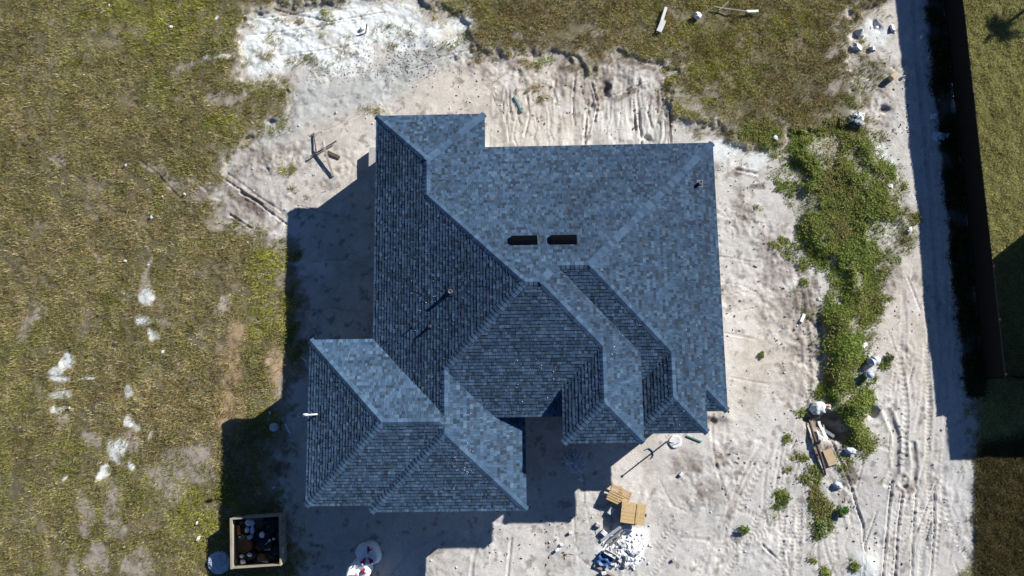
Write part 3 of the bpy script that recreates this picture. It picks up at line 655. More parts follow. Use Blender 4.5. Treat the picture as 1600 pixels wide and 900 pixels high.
# walls
o_ = .48
walls = [(xL+o_, yBL-o_), (xL+o_, yGLb-o_), (xGLl+o_, yGLb-o_), (xGLl+o_, yGLf+o_), (xL+o_, yGLf+o_), (xL+o_, yGRf+o_), (xR3-o_, yGRf+o_), (xR3-o_, -4.7), (xGl+o_, -4.7), (xGl+o_, yGf+o_), (xGr-o_, yGf+o_), (xGr-o_, yFf+o_+.25), (xFc-o_, yFf+o_+.25), (xFc-o_, yP1+o_), (xR-o_, yP1+o_), (xR-o_, yB-o_), (xBr-o_, yB-o_), (xBr-o_, yBL-o_)]
prism(walls, -.15, z0-.21).build('wall', M_STUCCO, house)
prism([(xGl+o_+.01, -4.6), (xGl+o_+.01, yGf+o_+.01), (xGr-o_-.01, yGf+o_+.01), (xGr-o_-.01, -4.6)], z0-.3, zG-.12).build('wall', M_STUCCO, house)
prism([(xGr-o_+.02, -4.6), (xGr-o_+.02, yFf+o_+.26), (xFc-o_-.01, yFf+o_+.26), (xFc-o_-.01, -4.6)], z0-.3, zF-.1).build('wall', M_STUCCO, house)
prism([(xR3-o_+.1, -4.69), (xGl+o_, -4.69), (xGl+o_, -4.6), (xR3-o_+.1, -4.6)], z0-.3, zP2+.3).build('wall', M_STUCCO, house)
def opening(c, wd, ht, ny, kind):
    """window or door proud of the wall; ny: outward axis"""
    ax = {'x': Vector((1, 0, 0)), '-x': Vector((-1, 0, 0)), 'y': Vector((0, 1, 0)), '-y': Vector((0, -1, 0))}[ny]
    al = Vector((-ax.y, ax.x, 0)); c = Vector(c)
    def bx(cc, w_, h_, d_): 
        sz = (abs(al.x)*w_+abs(ax.x)*d_, abs(al.y)*w_+abs(ax.y)*d_, h_); return MB().box(cc, sz)
    if kind == 'window':
        f = bx(c+ax*.02, wd, ht, .05).build('window', M_WHITE, house); bx(c+ax*.05, wd-.12, ht-.12, .012).build('pane', M_GLASS, f)
        bx(c+ax*.06-Vector((0, 0, ht/2+.04)), wd+.12, .06, .14).build('sill', M_CONC, f)
    elif kind == 'door':
        f = bx(c+ax*.02, wd, ht, .05).build('door', M_DOOR, house); bx(c+ax*.07+al*(wd*.38), .04, .16, .05).build('handle', M_GALV, f)
    else:
        f = bx(c+ax*.02, wd, ht, .04).build('garage_door', M_WHITE, house)
        for r_ in range(4): bx(c+ax*.05+Vector((0, 0, -ht/2+ht*(r_+.5)/4)), wd-.1, ht/4-.05, .02).build('panel', M_WHITE, f)
opening((-2.7, yGRf+o_, 1.1), 4.9, 2.2, '-y', 'garage'); opening((-7.0, yGLf+o_, 1.5), 1.2, 1.4, '-y', 'window'); opening((1.25, -4.7, 1.05), 1.1, 2.1, '-y', 'door')
opening((3.6, yGf+o_, 1.5), 1.6, 1.5, '-y', 'window'); opening((6.2, yFf+o_+.25, 1.5), 1.4, 1.5, '-y', 'window')
for yy in (4.3, 1.2, -2.4): opening((xR-o_, yy, 1.5), 1.2, 1.4, 'x', 'window')
for xx in (1.0, 4.0, 7.0): opening((xx, yB-o_, 1.5), 1.4, 1.4, 'y', 'window')
for yy in (3.2, -.6): opening((xL+o_, yy, 1.5), 1.2, 1.4, '-x', 'window')
opening((xGLl+o_, -6, 1.5), 1.2, 1.4, '-x', 'window')

def roof_pt(k, px, py):
    z = 4.0
    for _ in range(12):
        x, y = P(px, py, z); z = PL[k][0]*x+PL[k][1]*y+PL[k][2]
    return Vector((x, y, z))
# black off-ridge vents on the rear slope
for cx, cy in ((819, 376.5), (880.5, 375.5)):
    c = roof_pt('B', cx, cy); th = math.atan(p); mb = MB()
    R_ = Matrix.Rotation(-th, 3, 'X')
    def T_(x, y, z): return c+R_ @ Vector((x, y, z))
    W2 = .53; prof = [(-.2, .02), (-.2, .05), (-.06, .13), (.15, .14), (.2, .10), (.2, .02)]
    vs_ = [T_(s*W2, y, z) for s in (-1, 1) for y, z in prof]; n = len(prof)
    fs_ = [tuple(range(n)), tuple(range(n, 2*n))[::-1]]+[(i, (i+1) % n, n+(i+1) % n, n+i) for i in range(n)]
    mb.add(vs_, fs_); mb.box(c+R_ @ Vector((0, 0, .015)), (1.07, .36, .012), R=R_)
    for i in range(5): mb.box(c+R_ @ Vector((0, .205, .04+.012*i)), (1.0, .006, .006), R=R_)
    mb.build('roof_vent', M_BLACK, roof)
def pipe(k, px, py, r, h, mat, flash=True, hood=False):
    c = roof_pt(k, px, py); a, b, _ = PL[k]; th = math.atan(p)
    n_ = Vector((-a, -b, 1)).normalized(); R_ = Vector((0, 0, 1)).rotation_difference(n_).to_matrix()
    mb = MB(); mb.lathe([(r, -.12), (r, h), (r*.8, h), (r*.8, h-.06)], 16, c)
    if hood: mb.lathe([(r*1.25, h+.02), (r*1.3, h+.05), (r*.3, h+.1)], 16, c)
    o = mb.build('vent_pipe', mat, roof, smooth=False)
    if flash: MB().box(c+n_*.02, (r*4, r*4, .008), R=R_).lathe([(r*1.5, .0), (r*1.12, .05)], 16, c).build('pipe_flashing', M_LEAD, roof)
pipe('L', 704, 456, .085, .15, M_GALV); pipe('L', 672, 510, .05, .11, M_GALV); pipe('L', 669, 344, .016, .10, M_LEAD, False); pipe('L', 645, 511, .022, .10, M_LEAD)
pipe('R', 1093, 287, .08, .28, M_GALV)
c = roof_pt('GLl', 489, 648)
MB().tube([c+Vector((.22, .02, .10)), c+Vector((-.12, 0, .16)), c+Vector((-.2, 0, .17)), c+Vector((-.36, 0, .18))], [.03, .032, .06, .065], 12).build('drain_elbow', M_PVC, roof, smooth=True)
# mortar crumbs left on the slopes
mb = MB()
for k, x0_, y0_, x1_, y1_, n in (('P2', 800, 560, 880, 640, 18), ('R3', 720, 640, 745, 740, 16), ('L', 640, 430, 700, 520, 20), ('Q2', 945, 470, 985, 580, 12), ('R', 1060, 480, 1110, 640, 16), ('GRf', 700, 700, 740, 790, 8), ('Ff', 1030, 640, 1080, 665, 4)):
    for i in range(n):
        c = roof_pt(k, random.uniform(x0_, x1_), random.uniform(y0_, y1_)); s = random.uniform(.012, .026)
        mb.chunk(c+Vector((0, 0, .02)), (s*1.6, s, s*.6), random.randint(0, 9999))
tag(mb.build('mortar_crumbs', M_RUBBLE, roof), kind='stuff')
# raised concrete pad at the side wall
x, y = -6.75, 6.85
prism([(x, y), (x, y-1.95), (xL+o_-.02, y-1.95), (xL+o_-.02, y)], -.1, .42).build('equipment_pad', M_CONC, house)

# ------------------------------------------------------------------ boundary fence and what stands beyond it
def fence(label, a, b, h, name='boundary_fence'):
    a, b = Vector((*a, 0)), Vector((*b, 0)); d = b-a; L = d.length; d.normalize(); ang = math.atan2(d.y, d.x)
    root = thing(name, label, 'fence', a, ang)
    pw = .108; pm_ = MB(); t = .018
    x = pw/2+.003; prof = [(-x, 0), (x, 0), (x, h-.05), (x*.35, h), (-x*.35, h), (-x, h-.05)]; n = 6
    pm_.add([(u, -t/2, z) for u, z in prof]+[(u, t/2, z) for u, z in prof], [tuple(range(n)), tuple(range(n, 2*n))[::-1]]+[((k+1) % n, k, n+k, n+(k+1) % n) for k in range(n)])
    me = pm_.mesh('picket'); me.materials.append(M_FENCE)
    n = int(math.ceil(L/pw))
    for i in range(n):
        px_, py_ = a.x+d.x*(i+.5)*pw, a.y+d.y*(i+.5)*pw
        o = link('picket', me, None, root, (pw*(i+.5), .011*(i % 2), max(-.05, min(.05, gz(px_, py_)*.3))+random.uniform(-.008, .008)))
        o.rotation_euler = (random.uniform(-.003, .003), 0, 0)
    for z in (.3, h-.3): MB().box((L/2, .05, z), (L, .04, .09)).build('rail', M_FENCE, root)
    for i in range(int(L/2.4)+1): MB().box((min(i*2.4+.05, L), (.12), h/2-.12), (.09, .09, h)).build('post', M_FENCE, root)
    return root
FX = 21.45
fence('tall black board fence running beside the sandy track', (FX, 17.3), (FX, -4.5), 1.45)
fence('short black fence return joining the boundary fence to the neighbour house', (FX-.03, -4.52), (24.8, -4.52), 1.4)
# the neighbour's house, which throws the block of shade over lawn and track
nx, ny0, ny1, nh = 24.87, -4.2, 2.84, 3.3
nb = thing('neighbour_house', 'neighbour house beyond the black fence whose shadow crosses the lawn', 'house', (nx, ny0, 0))
D_ = ny1-ny0
MB().box((5, D_/2, nh/2-.1), (10, D_, nh-.2)).build('wall', M_STUCCO, nb)
rp = MB(); e_ = .02; hh = D_/2*.42
rp.add([(-e_, -e_, nh-.2), (10+e_, -e_, nh-.2), (10+e_, D_+e_, nh-.2), (-e_, D_+e_, nh-.2), (-e_, -e_, nh), (10+e_, -e_, nh), (10+e_, D_+e_, nh), (-e_, D_+e_, nh), (D_/2, D_/2, nh+hh), (10-D_/2, D_/2, nh+hh)],
       [(3, 2, 1, 0), (0, 1, 5, 4), (1, 2, 6, 5), (2, 3, 7, 6), (3, 0, 4, 7), (4, 5, 9, 8), (5, 6, 9), (6, 7, 8, 9), (7, 4, 8)])
rp.build('roof', M_NROOF, nb)
for yy in (1.6, 5.2):
    f = MB().box((-.02, yy, 1.6), (.05, 1.2, 1.3)).build('window', M_WHITE, nb); MB().box((-.05, yy, 1.6), (.012, 1.06, 1.16)).build('pane', M_GLASS, f)
# young palm on the neighbour's lawn
sx, sy = P(1560, 48); ph_ = 1.7
pb = Vector((sx+1.609*ph_, sy+1.181*ph_, 0))
pt_ = thing('palm_tree', 'young palm on the lawn behind the black fence, seen by its shadow', 'palm', pb)
MB().tube([(0, 0, -.1), (.02, .01, .6), (0, .02, 1.1), (0, 0, ph_)], [.11, .09, .08, .06], 10).build('trunk', M_BARK, pt_, smooth=True)
for i in range(24):
    a = 2*math.pi*i/24+random.uniform(-.2, .2); Lf = random.uniform(.75, 1.15); el = random.uniform(.1, 1.0); mb = MB(); prev = None
    for s in range(15):
        t = s/14; r = Lf*t*math.cos(el*(1-t)); z = ph_+Lf*(t*math.sin(el)-.55*t*t)
        c_ = Vector((r*math.cos(a), r*math.sin(a), z))
        if prev is not None: mb.beam(prev, c_, .02, .012)
        for sd in (-1, 1):
            ll = .3*math.sin(math.pi*min(.95, t*.85+.12)); tip = c_+Vector((math.cos(a+sd*.9), math.sin(a+sd*.9), -.35))*ll
            wv = Vector((math.cos(a), math.sin(a), 0))*.035
            mb.add([c_-wv, c_+wv, tip], [(0, 1, 2)])
        prev = c_
    mb.build('frond', M_PALM, pt_)

# ------------------------------------------------------------------ vegetation
def blades(n, dens, col_fn, lmin, lmax, wid, lean0, lean1, seed, box_=(X0+.3, X1-.3, Y0+.3, Y1-.3), clump=6, crad=.10):
    """tufts of blades: dens(x,y) -> acceptance 0..1"""
    rg = np.random.RandomState(seed)
    x = rg.uniform(box_[0], box_[1], n); y = rg.uniform(box_[2], box_[3], n)
    k = rg.rand(n) < dens(x, y); x, y = x[k], y[k]
    tc_ = col_fn(x, y, rg); tl = rg.uniform(.75, 1.25, len(x))
    x = np.repeat(x, clump)+rg.normal(0, crad, len(x)*clump); y = np.repeat(y, clump)+rg.normal(0, crad, len(y)*clump)
    c = np.repeat(tc_, clump, 0)*rg.uniform(.7, 1.3, (len(x), 1)); L = rg.uniform(lmin, lmax, len(x))*np.repeat(tl, clump)
    a = rg.uniform(0, 6.283, len(x)); le = rg.uniform(lean0, lean1, len(x))
    z = samp(HZ, x, y)-.01
    ca, sa = np.cos(a), np.sin(a); sl_ = np.sin(le); cl = np.cos(le); hw = wid*rg.uniform(.6, 1.3, len(x))/2
    b0 = np.stack([x-sa*hw, y+ca*hw, z], -1); b1 = np.stack([x+sa*hw, y-ca*hw, z], -1)
    mx_ = x+ca*sl_*L*.5; my_ = y+sa*sl_*L*.5; mz = z+cl*L*.62
    m0 = np.stack([mx_-sa*hw*.8, my_+ca*hw*.8, mz], -1); m1 = np.stack([mx_+sa*hw*.8, my_-ca*hw*.8, mz], -1)
    tp = np.stack([x+ca*sl_*L*1.05, y+sa*sl_*L*1.05, z+cl*L*.85], -1)
    N_ = len(x); V = np.concatenate([b0, b1, m1, m0, tp]); i = np.arange(N_)
    T = np.concatenate([np.stack([i, i+N_, i+2*N_], -1), np.stack([i, i+2*N_, i+3*N_], -1), np.stack([i+3*N_, i+2*N_, i+4*N_], -1)])
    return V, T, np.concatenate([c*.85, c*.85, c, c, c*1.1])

lush = ell([(430,420,40,50),(460,500,24,60),(400,500,20,40),(330,800,50,50),(420,650,24,30),(260,20,120,30),(240,50,60,40),(350,195,30,20),(1150,50,200,60),(1290,320,80,120),(700,20,80,30),(1100,120,80,60)], WX, WY, .7)
dead = ell([(200,400,160,80),(350,600,30,80),(120,380,60,40),(1250,60,80,60),(950,50,120,40),(230,640,120,60),(60,400,60,60)], WX, WY, .8)
rough_z = ell([(950,45,230,55),(1150,60,220,110),(1250,110,130,110),(760,25,90,40),(1300,60,60,90)], WX, WY, .8)
thin = fbm(GX, GY, .9, 701, 4, .6); tone = fbm(GX, GY, 2.2, 711, 4, .55); tone2 = fbm(GX, GY, .5, 721, 3, .6)
g_soft = sstep(1.0, -.3, sd_sand+n_e*.9)
marl_g = marl*sstep(.5, .68, fbm(GX, GY, .9, 703, 4, .6))*.55
G_F = np.clip(np.maximum(np.maximum(sstep(.1, -.5, sd_sand+n_h*.5), g_soft*.6*sstep(.40, .62, fbm(GX, GY, .55, 705, 3))), np.maximum(marl_g*sand, tufts*.8))*(1-lawn)*(1-.72*dirt)*(1-.8*fray)*(1-.55*deadp)*(1-marl_patches*.95)*(.2+1.1*sstep(.26, .58, thin))*(1-.6*TT), 0, 1)
dark_t = sstep(.3, .7, fbm(GX, GY, .6, 733, 3, .6))
G_F = np.where(hedge > .3, 0, G_F)
def field_d(x, y): return np.clip(samp(G_F, x, y), 0, 1)
def field_c(x, y, rg):
    t = samp(tone, x, y)[:, None]; t2 = samp(tone2, x, y)[:, None]; l = samp(lush, x, y)[:, None]; d = samp(dead, x, y)[:, None]
    olive = np.array((.208, .186, .068)); green = np.array((.186, .190, .050)); brn = np.array((.225, .170, .078)); straw = np.array((.36, .31, .18))
    c = olive*(1-sstep(.45, .7, t))+green*sstep(.45, .7, t)
    k = np.clip(sstep(.5, .75, t2)*.6+d*.35, 0, 1); c = c*(1-k)+brn*k
    c = c*(1-l*.8)+np.array((.24, .25, .034))*l*.8
    rz_ = samp(rough_z, x, y)[:, None]*.45*(t2 > .45); c = c*(1-rz_)+np.array((.23, .155, .06))*rz_
    s = (rg.rand(len(x)) < .12+.1*d[:, 0])[:, None]; c = np.where(s, straw, c)
    dk = samp(dark_t, x, y)[:, None]
    return c*(1.1+.6*dk)*(1-.22*samp(rough_z, x, y)[:, None])*rg.uniform(.8, 1.2, (len(x), 1))
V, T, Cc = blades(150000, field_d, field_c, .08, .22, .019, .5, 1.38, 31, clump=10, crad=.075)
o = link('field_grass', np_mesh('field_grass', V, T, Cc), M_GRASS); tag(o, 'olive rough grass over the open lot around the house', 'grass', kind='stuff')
# neighbour lawn
G_L = lawn
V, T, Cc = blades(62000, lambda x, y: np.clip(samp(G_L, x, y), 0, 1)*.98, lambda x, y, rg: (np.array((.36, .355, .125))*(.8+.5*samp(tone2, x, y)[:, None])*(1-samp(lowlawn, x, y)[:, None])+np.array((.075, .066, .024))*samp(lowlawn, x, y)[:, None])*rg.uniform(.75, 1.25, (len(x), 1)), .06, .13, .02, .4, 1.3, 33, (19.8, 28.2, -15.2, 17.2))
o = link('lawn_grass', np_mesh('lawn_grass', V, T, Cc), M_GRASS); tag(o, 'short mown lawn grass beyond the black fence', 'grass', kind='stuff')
# coarse growth at the fence foot
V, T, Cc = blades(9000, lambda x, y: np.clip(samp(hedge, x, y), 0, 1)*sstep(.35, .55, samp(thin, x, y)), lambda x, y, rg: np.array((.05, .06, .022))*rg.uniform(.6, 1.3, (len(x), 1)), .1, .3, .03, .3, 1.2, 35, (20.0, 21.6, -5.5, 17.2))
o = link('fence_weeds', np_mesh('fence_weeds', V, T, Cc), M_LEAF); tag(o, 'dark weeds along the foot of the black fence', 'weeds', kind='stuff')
# broad-leaved weeds
def leaves(n, dens, hgt, col_fn, size, seed, box_):
    rg = np.random.RandomState(seed)
    x = rg.uniform(box_[0], box_[1], n); y = rg.uniform(box_[2], box_[3], n)
    k = rg.rand(n) < dens(x, y); x, y = x[k], y[k]; n = len(x)
    z = samp(HZ, x, y)+hgt(x, y)*rg.uniform(.1, 1, n)**.6
    c = col_fn(x, y, rg)*rg.uniform(.65, 1.35, (n, 1))
    a = rg.uniform(0, 6.283, n); ti = rg.normal(0, .55, n); s = size*rg.uniform(.5, 1.8, n)
    u = np.stack([np.cos(a)*np.cos(ti), np.sin(a)*np.cos(ti), np.sin(ti)], -1); r2 = rg.normal(0, .5, n)
    w_ = np.stack([-np.sin(a)*np.cos(r2), np.cos(a)*np.cos(r2), np.sin(r2)], -1)
    p0 = np.stack([x, y, z], -1)
    V = np.concatenate([p0, p0+(u*.5+w_*.32)*s[:, None], p0+u*s[:, None], p0+(u*.5-w_*.32)*s[:, None]]); i = np.arange(n)
    return V, np.stack([i, i+n, i+2*n, i+3*n], -1), np.concatenate([c]*4)
wl = ell([(1340,670,18,26),(1345,640,22,24),(1305,560,26,60),(1300,500,20,30)], GX, GY, .6)
pitm = ell([(1296,660,22,20),(1310,676,18,16),(1288,650,14,10)], GX, GY, .4)
WD = np.clip((1-pitm)*weed*(.06+1.1*sstep(.40, .60, fbm(GX, GY, .7, 731, 4, .6)+wl*.18))*(1-marlw*.8), 0, 1)
whgt = np.clip(.05+.14*sstep(.0, .7, sd_w1)*fbm(GX, GY, .6, 741, 3)*1.6+wl*.2, .04, .6)
def weed_c(x, y, rg):
    t = samp(tone2, x, y)[:, None]; t1 = samp(tone, x, y)[:, None]
    c = np.array((.17, .27, .05))*(1-t)+np.array((.31, .31, .09))*t
    b = sstep(.5, .75, t1)*.6; c = c*(1-b)+np.array((.25, .20, .09))*b
    return c
V, Q, Cc = leaves(880000, lambda x, y: np.clip(samp(WD, x, y), 0, 1), lambda x, y: samp(whgt, x, y), weed_c, .055, 41, (11.0, 21.0, -13.5, 9.5))
V2, Q2_, C2 = leaves(260000, lambda x, y: np.clip(samp(clumps, x, y), 0, 1)*.8*sstep(.36, .6, samp(thin, x, y)), lambda x, y: np.full(len(x), .07), weed_c, .05, 43, (-13.5, 11.0, 2.0, 13.5))
Q2_ = Q2_+len(V)
o = link('weed_cover', np_mesh('weed_cover', np.concatenate([V, V2]), np.concatenate([Q, Q2_]), np.concatenate([Cc, C2])), M_LEAF); tag(o, 'green creeping weeds spreading over the sand beside the track', 'weeds', kind='stuff')
# tall grass mixed into the weeds and the upper right rough
V, T, Cc = blades(60000, lambda x, y: np.clip(samp(np.clip(upg*.5+weed*.3*(1-pitm), 0, 1), x, y), 0, 1), lambda x, y, rg: np.array((.19, .205, .055))*rg.uniform(.6, 1.4, (len(x), 1)), .1, .26, .02, .4, 1.3, 37, (-13.5, 21.0, -13.5, 14.5))
o = link('weed_grass', np_mesh('weed_grass', V, T, Cc), M_GRASS); tag(o, 'loose green grass growing through the weeds on the sand', 'grass', kind='stuff')

def shrub(px, py, r, h, n, label, seed, col=(.15, .21, .06)):
    n = int(n*.62)
    c = at(px, py); t = thing('small_shrub', label, 'shrub', c, 0, 'small shrubs on the sand'); rg = np.random.RandomState(seed); mb = MB()
    for i in range(6):
        a = rg.uniform(0, 6.28); mb.tube([(0, 0, -.03), (r*.3*math.cos(a), r*.3*math.sin(a), h*.4), (r*.7*math.cos(a), r*.7*math.sin(a), h*.75)], [.01, .008, .004], 5)
    mb.build('stem', M_BARK, t)
    d = rg.normal(0, 1, (n, 3)); d /= np.linalg.norm(d, axis=1)[:, None]; rr = rg.uniform(.35, 1, (n, 1))**.5
    lob = rg.uniform(-1, 1, (6, 3))*np.array([r*.75, r*.75, 0]); ls = rg.uniform(.35, .75, 6); li = rg.randint(0, 6, n)
    p0 = d*rr*np.array([r, r, h*.55])*ls[li][:, None]+lob[li]+np.array([0, 0, h*.35]); p0[:, 2] = np.maximum(p0[:, 2], .01)
    a = rg.uniform(0, 6.28, n); ti = rg.normal(0, .6, n); s = rg.uniform(.04, .09, n)
    u = np.stack([np.cos(a)*np.cos(ti), np.sin(a)*np.cos(ti), np.sin(ti)], -1)*s[:, None]; w_ = np.stack([-np.sin(a), np.cos(a), rg.normal(0, .4, n)], -1)*s[:, None]*.4
    V = np.concatenate([p0, p0+u*.5+w_, p0+u, p0+u*.5-w_]); i = np.arange(n)
    cc = np.array(col)*rg.uniform(.6, 1.5, (n, 1))
    link('foliage', np_mesh('foliage', V, np.stack([i, i+n, i+2*n, i+3*n], -1), np.concatenate([cc]*4)), M_LEAF, t)
shrub(1314, 803, .30, .38, 900, 'round dark green shrub right of the weed strip near the tyre tracks', 1, (.10, .19, .05))
shrub(1283, 828, .36, .3, 800, 'wide green shrub at the lower end of the weed strip', 2)
shrub(1162, 830, .22, .35, 420, 'small upright green shrub alone on the pale sand below the house', 3)
shrub(1190, 555, .13, .14, 240, 'tiny round green shrub on sand right of the roof edge', 4)
shrub(1388, 560, .2, .22, 300, 'small thin green shrub right of the pails', 5, (.09, .12, .04))
shrub(1223, 785, .26, .15, 420, 'low green shrub among the tyre tracks below the house corner', 6, (.09, .13, .04))

# ------------------------------------------------------------------ construction debris
# pallets and what holds them up
def pallet(name, label, corner_px, z, board_axis, nb_, mat, gap):
    c = [Vector((*P(x, y, z), 0)) for x, y in corner_px]       # tl, tr, bl
    ux = (c[1]-c[0]); uy = (c[2]-c[0]); W_, D2 = ux.length, uy.length; ang = math.atan2(ux.y, ux.x)
    ctr = c[0]+ux/2+uy/2; zg = gz(ctr.x, ctr.y)
    t = thing(name, label, 'pallet', (ctr.x, ctr.y, z-.14), ang, 'wooden pallets')
    for i in range(nb_):
        if board_axis == 'x':
            bw = D2/nb_; yy = -D2/2+bw*(i+.5); MB().box((random.uniform(-.01, .01), yy, .125+random.uniform(-.004, .004)), (W_*random.uniform(.985, 1), bw*(1-gap), .02)).build('top_board', mat, t)
        else:
            bw = W_/nb_; xx = -W_/2+bw*(i+.5); MB().box((xx, random.uniform(-.01, .01), .125+random.uniform(-.004, .004)), (bw*(1-gap), D2*random.uniform(.985, 1), .02)).build('top_board', mat, t)
    for s in (-1, 0, 1):
        if board_axis == 'x': MB().box((s*(W_/2-.03), 0, .06), (.045, D2*.99, .1)).build('runner', M_OLDWOOD, t)
        else: MB().box((0, s*(D2/2-.03), .06), (W_*.99, .045, .1)).build('runner', M_OLDWOOD, t)
    for s in (-1, 0, 1):
        if board_axis == 'x': MB().box((0, s*(D2/2-.07), -.001), (W_*.98, .1, .018)).build('bottom_board', M_OLDWOOD, t)
        else: MB().box((s*(W_/2-.07), 0, -.001), (.1, D2*.98, .018)).build('bottom_board', M_OLDWOOD, t)
    return t
pallet('pallet', 'slatted pallet with open gaps, partly under the other pallet', ((957.5,755.5),(988.5,770),(946.5,780)), .34, 'x', 7, M_PINE, .26)
tB = pallet('pallet', 'closed boarded pallet with a cross plank, nearest the white rubble', ((975,783.5),(1012.5,789),(966.5,815.5)), .50, 'x', 6, M_PINE2, .06)
MB().box((.17, 0, .146), (.1, .84, .02)).build('cross_plank', M_PINE, tB)
def cinder(px, py, label, rz, mat=M_CONC, size=(.4, .2, .19), dz=0.0, name='concrete_block'):
    c = at(px, py, dz); a, b, h = size; mb = MB()
    mb.box((0, -b/2+.016, h/2), (a, .032, h)).box((0, b/2-.016, h/2), (a, .032, h))
    for x in (-a/2+.016, 0, a/2-.016): mb.box((x, 0, h/2-.001), (.032, b-.065, h-.004))
    mb.box((0, 0, .02), (a-.066, b-.066, .02))
    o = mb.build(name, mat, None, c, rz); tag(o, label, 'block', 'concrete blocks around the pallets'); return o
for i, (px, py, rz, lb) in enumerate(((966, 772, .4, 'grey block propping the slatted pallet, upper end'), (976, 789, .4, 'grey block under the overlap of the two pallets'), (985, 800, -.1, 'grey block under the middle of the boarded pallet'), (1002, 803, -.1, 'grey block under the right end of the boarded pallet'), (957, 779, .4, 'grey block under the left end of the slatted pallet'), (977, 808, -.1, 'grey block under the near edge of the boarded pallet'))):
    cinder(px, py, lb, rz, size=(.4, .2, .19 if i in (0, 4) else .33))
def solid(px, py, size, rz, mat, label, cat, name, group=None, dz=0.0, seed=None, tilt=None):
    c = at(px, py, dz); mb = MB(); sx_, sy_, sz_ = size
    rg = np.random.RandomState(seed if seed is not None else int(px*7+py))
    # a block with chipped, unequal corners and a shallow bevel round the top
    jit = lambda s: rg.uniform(-.04, .04)*s
    low = [(-sx_/2+jit(sx_), -sy_/2+jit(sy_), -.02), (sx_/2+jit(sx_), -sy_/2+jit(sy_), -.02), (sx_/2+jit(sx_), sy_/2+jit(sy_), -.02), (-sx_/2+jit(sx_), sy_/2+jit(sy_), -.02)]
    bv = min(sx_, sy_, sz_)*.12
    mid = [(x*1.0, y*1.0, sz_-bv) for x, y, _ in low]; top = [(x*(1-2*bv/sx_), y*(1-2*bv/sy_), sz_+jit(sz_)) for x, y, _ in low]
    mb.add(low+mid+top, [(3, 2, 1, 0), (8, 9, 10, 11)]+[(k+4*q, (k+1) % 4+4*q, (k+1) % 4+4*q+4, k+4*q+4) for q in (0, 1) for k in range(4)])
    if name == 'concrete_slab': mb = MB().chunk((0, 0, sz_*.4), (sx_*.95, sy_*.95, sz_), int(px+py)).chunk((sx_*.45, -sy_*.4, .03), (sx_*.3, sy_*.2, .08), int(px*2))
    o = mb.build(name, mat, None, c, rz)
    if tilt: o.rotation_euler = (tilt[0], tilt[1], rz)
    return tag(o, label, cat, group)
solid(953.5, 798, (.32, .2, .2), .95, M_RUBBLE, 'white masonry block standing just left of the pallets', 'block', 'masonry_block', 'loose masonry blocks')
solid(934, 820, (.22, .16, .14), -.4, M_CONC, 'small grey block left of the leaning boards', 'block', 'masonry_block', 'loose masonry blocks')
solid(943, 832, (.26, .2, .16), -.7, M_RUBBLE, 'small white block touching the leaning boards', 'block', 'masonry_block', 'loose masonry blocks')
solid(907, 749, (.22, .2, .14), .5, M_RUBBLE, 'pale block in the house shade below the crumpled wire heap', 'block', 'masonry_block', 'loose masonry blocks')
solid(870, 859, (.16, .12, .1), .6, M_RUBBLE, 'small white block on open sand, lower of a pair', 'block', 'masonry_block', 'loose masonry blocks')
solid(877, 851, (.15, .1, .09), .1, M_RUBBLE, 'small white block on open sand, upper of a pair', 'block', 'masonry_block', 'loose masonry blocks')
solid(891, 832, (.14, .1, .12), .3, M_RUBBLE, 'small white block beside the thin rut in the sand', 'block', 'masonry_block', 'loose masonry blocks')
solid(1064, 741, (.17, .14, .1), .8, M_RUBBLE, 'single white block on open sand right of the pallets', 'block', 'masonry_block', 'loose masonry blocks')
solid(943, 895, (.2, .16, .14), .2, M_RUBBLE, 'white block beside the brown plank below the rubble', 'block', 'masonry_block', 'loose masonry blocks')
solid(1052, 875, (.14, .12, .09), .5, M_CONC, 'small grey block at the lower middle of the sand', 'block', 'masonry_block', 'loose masonry blocks')
# leaning boards and the rubble heap
def board(p0, p1, z0_, z1_, wd, th, mat, label, name='board', cat='board', group=None):
    a, b = at(*p0), at(*p1); a.z += z0_; b.z += z1_; mid = (a+b)/2
    mb = MB(); d = b-a
    # three spans with a slight bow
    s = Vector((-d.y, d.x, 0)).normalized()
    q1, q2 = a+d*.35+s*random.uniform(-.012, .012)-mid, a+d*.7+s*random.uniform(-.012, .012)-mid
    pts = [a-mid, q1, q2, b-mid]; n = len(pts)
    upv = s.cross(d.normalized()); vs_ = []
    if upv.z < 0: upv = -upv
    for q in pts:
        for i, j in ((-1, -1), (1, -1), (1, 1), (-1, 1)): vs_.append(q+s*(i*wd/2)+upv*(j*th/2))
    fs_ = [(0, 1, 2, 3), tuple(4*(n-1)+k for k in (3, 2, 1, 0))]+[(4*i+k, 4*i+4+k, 4*i+4+(k+1) % 4, 4*i+(k+1) % 4) for i in range(n-1) for k in range(4)]
    mb.add(vs_, fs_)
    return tag(mb.build(name, mat, None, mid), label, cat, group)
board((968, 821), (939, 845), .34, .06, .13, .03, M_RUBBLE, 'long pale board leaning from the pallet to the rubble, outermost of three', group='boards leaning on the rubble')
board((971, 826), (947, 849), .30, .08, .09, .03, M_CONC, 'grey board leaning on the rubble, middle of three', group='boards leaning on the rubble')
board((975, 829), (953, 852), .24, .1, .07, .03, M_OLDWOOD, 'brownish board leaning on the rubble, innermost of three', group='boards leaning on the rubble')
board((928, 883), (960, 900), .06, .05, .1, .05, M_OLDWOOD, 'brown plank lying on sand at the lower end of the rubble')
t = thing('metal_tray', 'narrow grey metal tray lying on the rubble heap', 'tray', at(953, 864, .14), -.52)
MB().box((0, 0, .01), (.56, .16, .012)).build('base', M_CONC, t)
for s in (-1, 1): MB().box((0, s*.085, .045), (.56, .014, .08)).build('side', M_WHITE, t)
mb = MB(); n = 9
